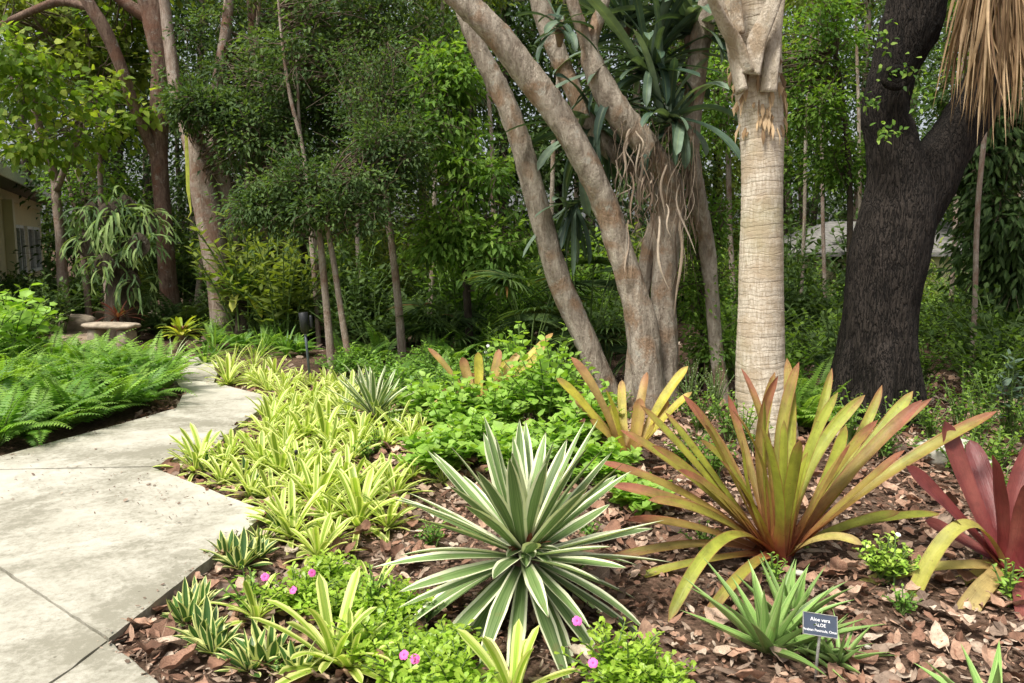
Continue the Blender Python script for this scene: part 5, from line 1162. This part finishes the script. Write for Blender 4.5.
# red bromeliad right
g = G(1012, 588); c = g+[0, 0, .1]; Rr = 'bromr'
tr = [(945, 421, .25, .085, .02, Rr, .6), (993, 455, -.05, .105, -.03, Rr, .2), (906, 466, .05, .085, .08, Rr, .35), (1050, 430, .2, .09, 0, Rr, .5), (1090, 470, .1, .1, .02, Rr, .3), (1040, 480, -.2, .09, 0, Rr, .7), (1075, 440, .4, .08, 0, Rr, .5), (1120, 540, .0, .09, .1, Rr, .4),
      (930, 545, .15, .07, .1, Rr, .2), (938, 560, -.05, .075, .12, Rr, .5), (970, 440, .5, .08, 0, Rr, .1), (1030, 640, -.35, .09, .25, Rr, .9), (1075, 620, -.35, .09, .2, Rr, .8), (1105, 590, -.2, .09, .15, Rr, .6),
      (903, 622, -.1, .06, 1.15, 'bromold', .1, 'yellow-green old leaf bent over and hanging to the left'), (842, 596, .1, .055, .10, 'bromold', .3, 'long yellow leaf lying flat to the left'), (948, 648, -.3, .075, .22, 'bromold', .9, 'withered tan leaf drooping in front'),
      (935, 600, .1, .06, .1, 'bromold', .05), (1100, 650, -.4, .07, .2, 'bromold', .8)]
tips_plant('red_bromeliad', 'dark red bromeliad with glossy broad leaves cut by the right edge', 'bromeliad', g, c, [t for t in tr if t[:2] not in ((930, 545), (938, 560))]+[(925, 520, .2, .06, .05, Rr, .5)], base=.05, wk=1.22)
# aloes
def aloe(label, px, py, n, L, W, seed, el=(.25, 1.4), dr=(-.1, .35)):
    org = G(px, py); root = thing('aloe', org, label, 'aloe'); rs = RS(seed)
    for i in range(n):
        f_ = (i+.5)/n; az = i*2.39996+rs.randn()*.1; e = el[0]+(el[1]-el[0])*f_**.8
        mb = MB(); p = arc(org+[math.cos(az)*.015, math.sin(az)*.015, .01+.02*f_], az, e, L*rs.uniform(.75, 1.1)*(1-.25*f_), rs.uniform(*dr), 14, 1.2, rs.randn()*.2)
        blade(mb, p, W*rs.uniform(.85, 1.1), 'aloe', fold=.55, rnd=rs.rand(), k=7, thick=.014, twist=rs.randn()*.15)
        mb.obj('leaf', M['aloe'], root, org)
    return root
aloe('large aloe with thick pale green leaves left of its label', 768, 652, 24, .43, .055, 4)
aloe('slimmer aloe clump half hidden behind the large aloe', 790, 628, 14, .34, .04, 5, (.5, 1.4))
aloe('young thin-leaved aloe cluster right behind the label post', 808, 656, 18, .24, .018, 6, (.1, 1.2), (0, .6))
aloe('young thin-leaved aloe to the right of the label post', 838, 664, 16, .22, .016, 7, (.1, 1.2), (0, .6))
aloe('grey green aloe leaf tips cut by the bottom right edge', 990, 720, 8, .34, .05, 9, (.2, 1.1))
# light green succulent
root, _t = leafy('jade_succulent', 'small bushy light green succulent between the orange and red bromeliads', 'succulent', G(886, 582), .24, .165, 38, 13, .042, .028, 'jade', 700, 'spoon', .5, whorl=True)
flower(root, V(900, 531, G(888, 578)[1])-G(888, 578), (0, -.6, 1), .012, 3, 'white')

# ================================================================== OBJECTS
# plant label
pc = V(820, 625, 2.74); ft = G(822, 683+8)
ft = np.array([pc[0]+.004, pc[1]+.03, 0])
root = thing('plant_label', ft, 'small slate-grey plant label with white text on a metal stake beside the aloe', 'sign')
wp, hp = 34*mpp(pc), 21*mpp(pc)
ax = norm(np.array([.985, -.02, -.155])); nn_ = norm(np.array([.03, -.86, .5])); ax = norm(ax-nn_*(ax@nn_)); upv = np.cross(nn_, ax)
if upv[2] < 0: upv = -upv
M3 = np.stack([ax, upv, nn_], 1)
mb = MB(); box(mb, pc-ft, (wp, hp, .003), M3=M3); mb.obj('plate', M['signp'], root, smooth=False)
mb = MB()
for s_ in (-1, 1):
    box(mb, pc-ft+ax*s_*(wp/2)+nn_*.0008, (.0022, hp+.002, .0055), M3=M3); box(mb, pc-ft+upv*s_*(hp/2)+nn_*.0008, (wp-.0022, .0022, .0055), M3=M3)
mb.obj('rim', M['steel'], root, smooth=False)
top = pc-ft-upv*hp*.45-nn_*.004
mb = MB(); tube(mb, [(0, 0, -.05), top*.5+[0, 0, 0], top, top+upv*hp*.5], [.0055, .0055, .0055, .0045], 8); mb.obj('stake', M['steel'], root)
import mathutils
for txt, oy, sz in (('Aloe vera', .22, .185), ('ALOE', -.02, .165), ('Arabian Peninsula, Oman', -.27, .125)):
    cu = bpy.data.curves.new('lettering', 'FONT'); cu.body = txt; cu.size = hp*sz*1.3; cu.align_x = 'CENTER'; cu.align_y = 'CENTER'; cu.extrude = .0002; cu.offset = .00015
    tmp = bpy.data.objects.new('tmp', cu); COL.objects.link(tmp); dg = bpy.context.evaluated_depsgraph_get(); me = bpy.data.meshes.new_from_object(tmp.evaluated_get(dg)); COL.objects.unlink(tmp); bpy.data.objects.remove(tmp)
    me.materials.clear(); me.materials.append(M['ink']); lo_ = bpy.data.objects.new('lettering', me); COL.objects.link(lo_); lo_.parent = root
    q = pc-ft+upv*hp*oy+nn_*.0025; mt = mathutils.Matrix(((ax[0], upv[0], nn_[0], q[0]), (ax[1], upv[1], nn_[1], q[1]), (ax[2], upv[2], nn_[2], q[2]), (0, 0, 0, 1))); lo_.matrix_local = mt

# garden light
g = G(311, 386); hd = V(303, 312, g[1]); root = thing('garden_light', g, 'slim black garden light on a thin pole beside the path', 'garden light')
v = hd-g; u_ = norm(v); mb = MB(); tube(mb, [np.array([0, 0, -.05]), v*.5, v*.72], [.015, .015, .015], 12); mb.obj('pole', M['polem'], root)
mb = MB(); tube(mb, [v*.70, v*.73, v*.735, v*.99, v*.995], [.016, .03, .045, .052, .046], 20); mb.obj('lamp_head', M['black'], root)
mb = MB(); tube(mb, [v*.7, v*.715], [.019, .019], 14); mb.obj('collar', M['steel'], root)
mb = MB(); q = v*.9+np.array([.075, .01, 0]); tube(mb, [q-u_*.1, q-u_*.08, q+u_*.03, q+u_*.045], [.01, .018, .02, .012], 12); tube(mb, [v*.84, q-u_*.06], .006, 6); mb.obj('bracket', M['black'], root)
g = G(297, 478); root = thing('irrigation_stake', g, 'short black irrigation stake among the yellow striped bromeliads', 'stake')
mb = MB(); tube(mb, [(0, 0, -.04), (0, 0, .16), (0, 0, .17)], [.007, .007, .009], 10); mb.obj('shaft', M['black'], root)
mb = MB(); tube(mb, [(0, 0, .168), (0, 0, .19), (0, 0, .195)], [.013, .013, .008], 12); mb.obj('nozzle', M['black'], root)
# tree tags
for (px, py, Yd, lb) in ((201, 244, 12.82, 'small white tag fixed to the leaning pale trunk'), (331, 273, 9.5, 'small white tag fixed to the twin stemmed tree')):
    c_ = V(px, py, Yd); mb = MB(); box(mb, (0, 0, 0), (.055, .006, .13)); box(mb, (0, -.004, .045), (.012, .005, .012)); o = mb.obj('tree_tag', M['tag'], None, c_, smooth=False); tag(o, lb, 'tag')
# stone bench
g = G(108, 352); g = G(113, 351); root = thing('stone_bench', g, 'low stone bench with a rough slab seat at the left behind the ferns', 'bench')
def rock(mb, c, s, seed, n=18, sq=.55):
    th = np.linspace(0, 2*np.pi, n+1); ph = np.linspace(-np.pi/2, np.pi/2, 11); T_, P_ = np.meshgrid(th, ph)
    f_ = lambda x: np.sign(x)*np.abs(x)**sq
    v = np.stack([f_(np.cos(T_))*f_(np.cos(P_)), f_(np.sin(T_))*f_(np.cos(P_)), f_(np.sin(P_))], -1)
    q = v.copy(); q[:, -1] = q[:, 0]; v = v*(1+.22*(vnoise(q*2.1+seed, seed)-.5))[..., None]*np.array(s)/2+np.array(c); k_ = n+1
    i = np.arange(10)[:, None]*k_+np.arange(n)[None, :]; mb.add(v.reshape(-1, 3), np.stack([i, i+1, i+k_+1, i+k_], -1).reshape(-1, 4), (.5, .5), .5)
mb = MB(); rock(mb, (0, 0, .375), (.85, .36, .085), 2, 26, .45); mb.obj('seat', M['stone'], root)
for s_ in (-1, 1): mb = MB(); rock(mb, (.25*s_, 0, .165), (.18, .28, .36), 5+s_, 16, .5); mb.obj('leg', M['stone'], root)
root.rotation_euler = (0, 0, R(-14))
for i, (px, py, s, mt, lb) in enumerate(((948, 462, (.42, .3, .2), 'palestone', 'large pale rock behind the red bromeliad'), (975, 470, (.25, .2, .12), 'palestone', 'smaller pale rock right of the large pale one'), (122, 640, (.035, .03, .02), 'palestone', 'little whitish pebble at the slab corner'),
        (70, 330, (.9, .5, .35), 'stone', 'brown boulder at the left of the sandy track'), (150, 322, (.6, .5, .3), 'stone', 'brown boulder right behind the stone bench'), (800, 575, (.05, .04, .03), 'palestone', 'small pale pebble between orange bromeliad and aloe'), (868, 648, (.03, .022, .018), 'palestone', 'tiny white pebble right of the plant label'))):
    g = G(px, py); mb = MB(); rock(mb, (0, 0, s[2]*.35), s, i+3, 20, .8); o = mb.obj('rock', M[mt], None, (0, 0, 0)); o.location = tuple(g); tag(o, lb, 'rock')
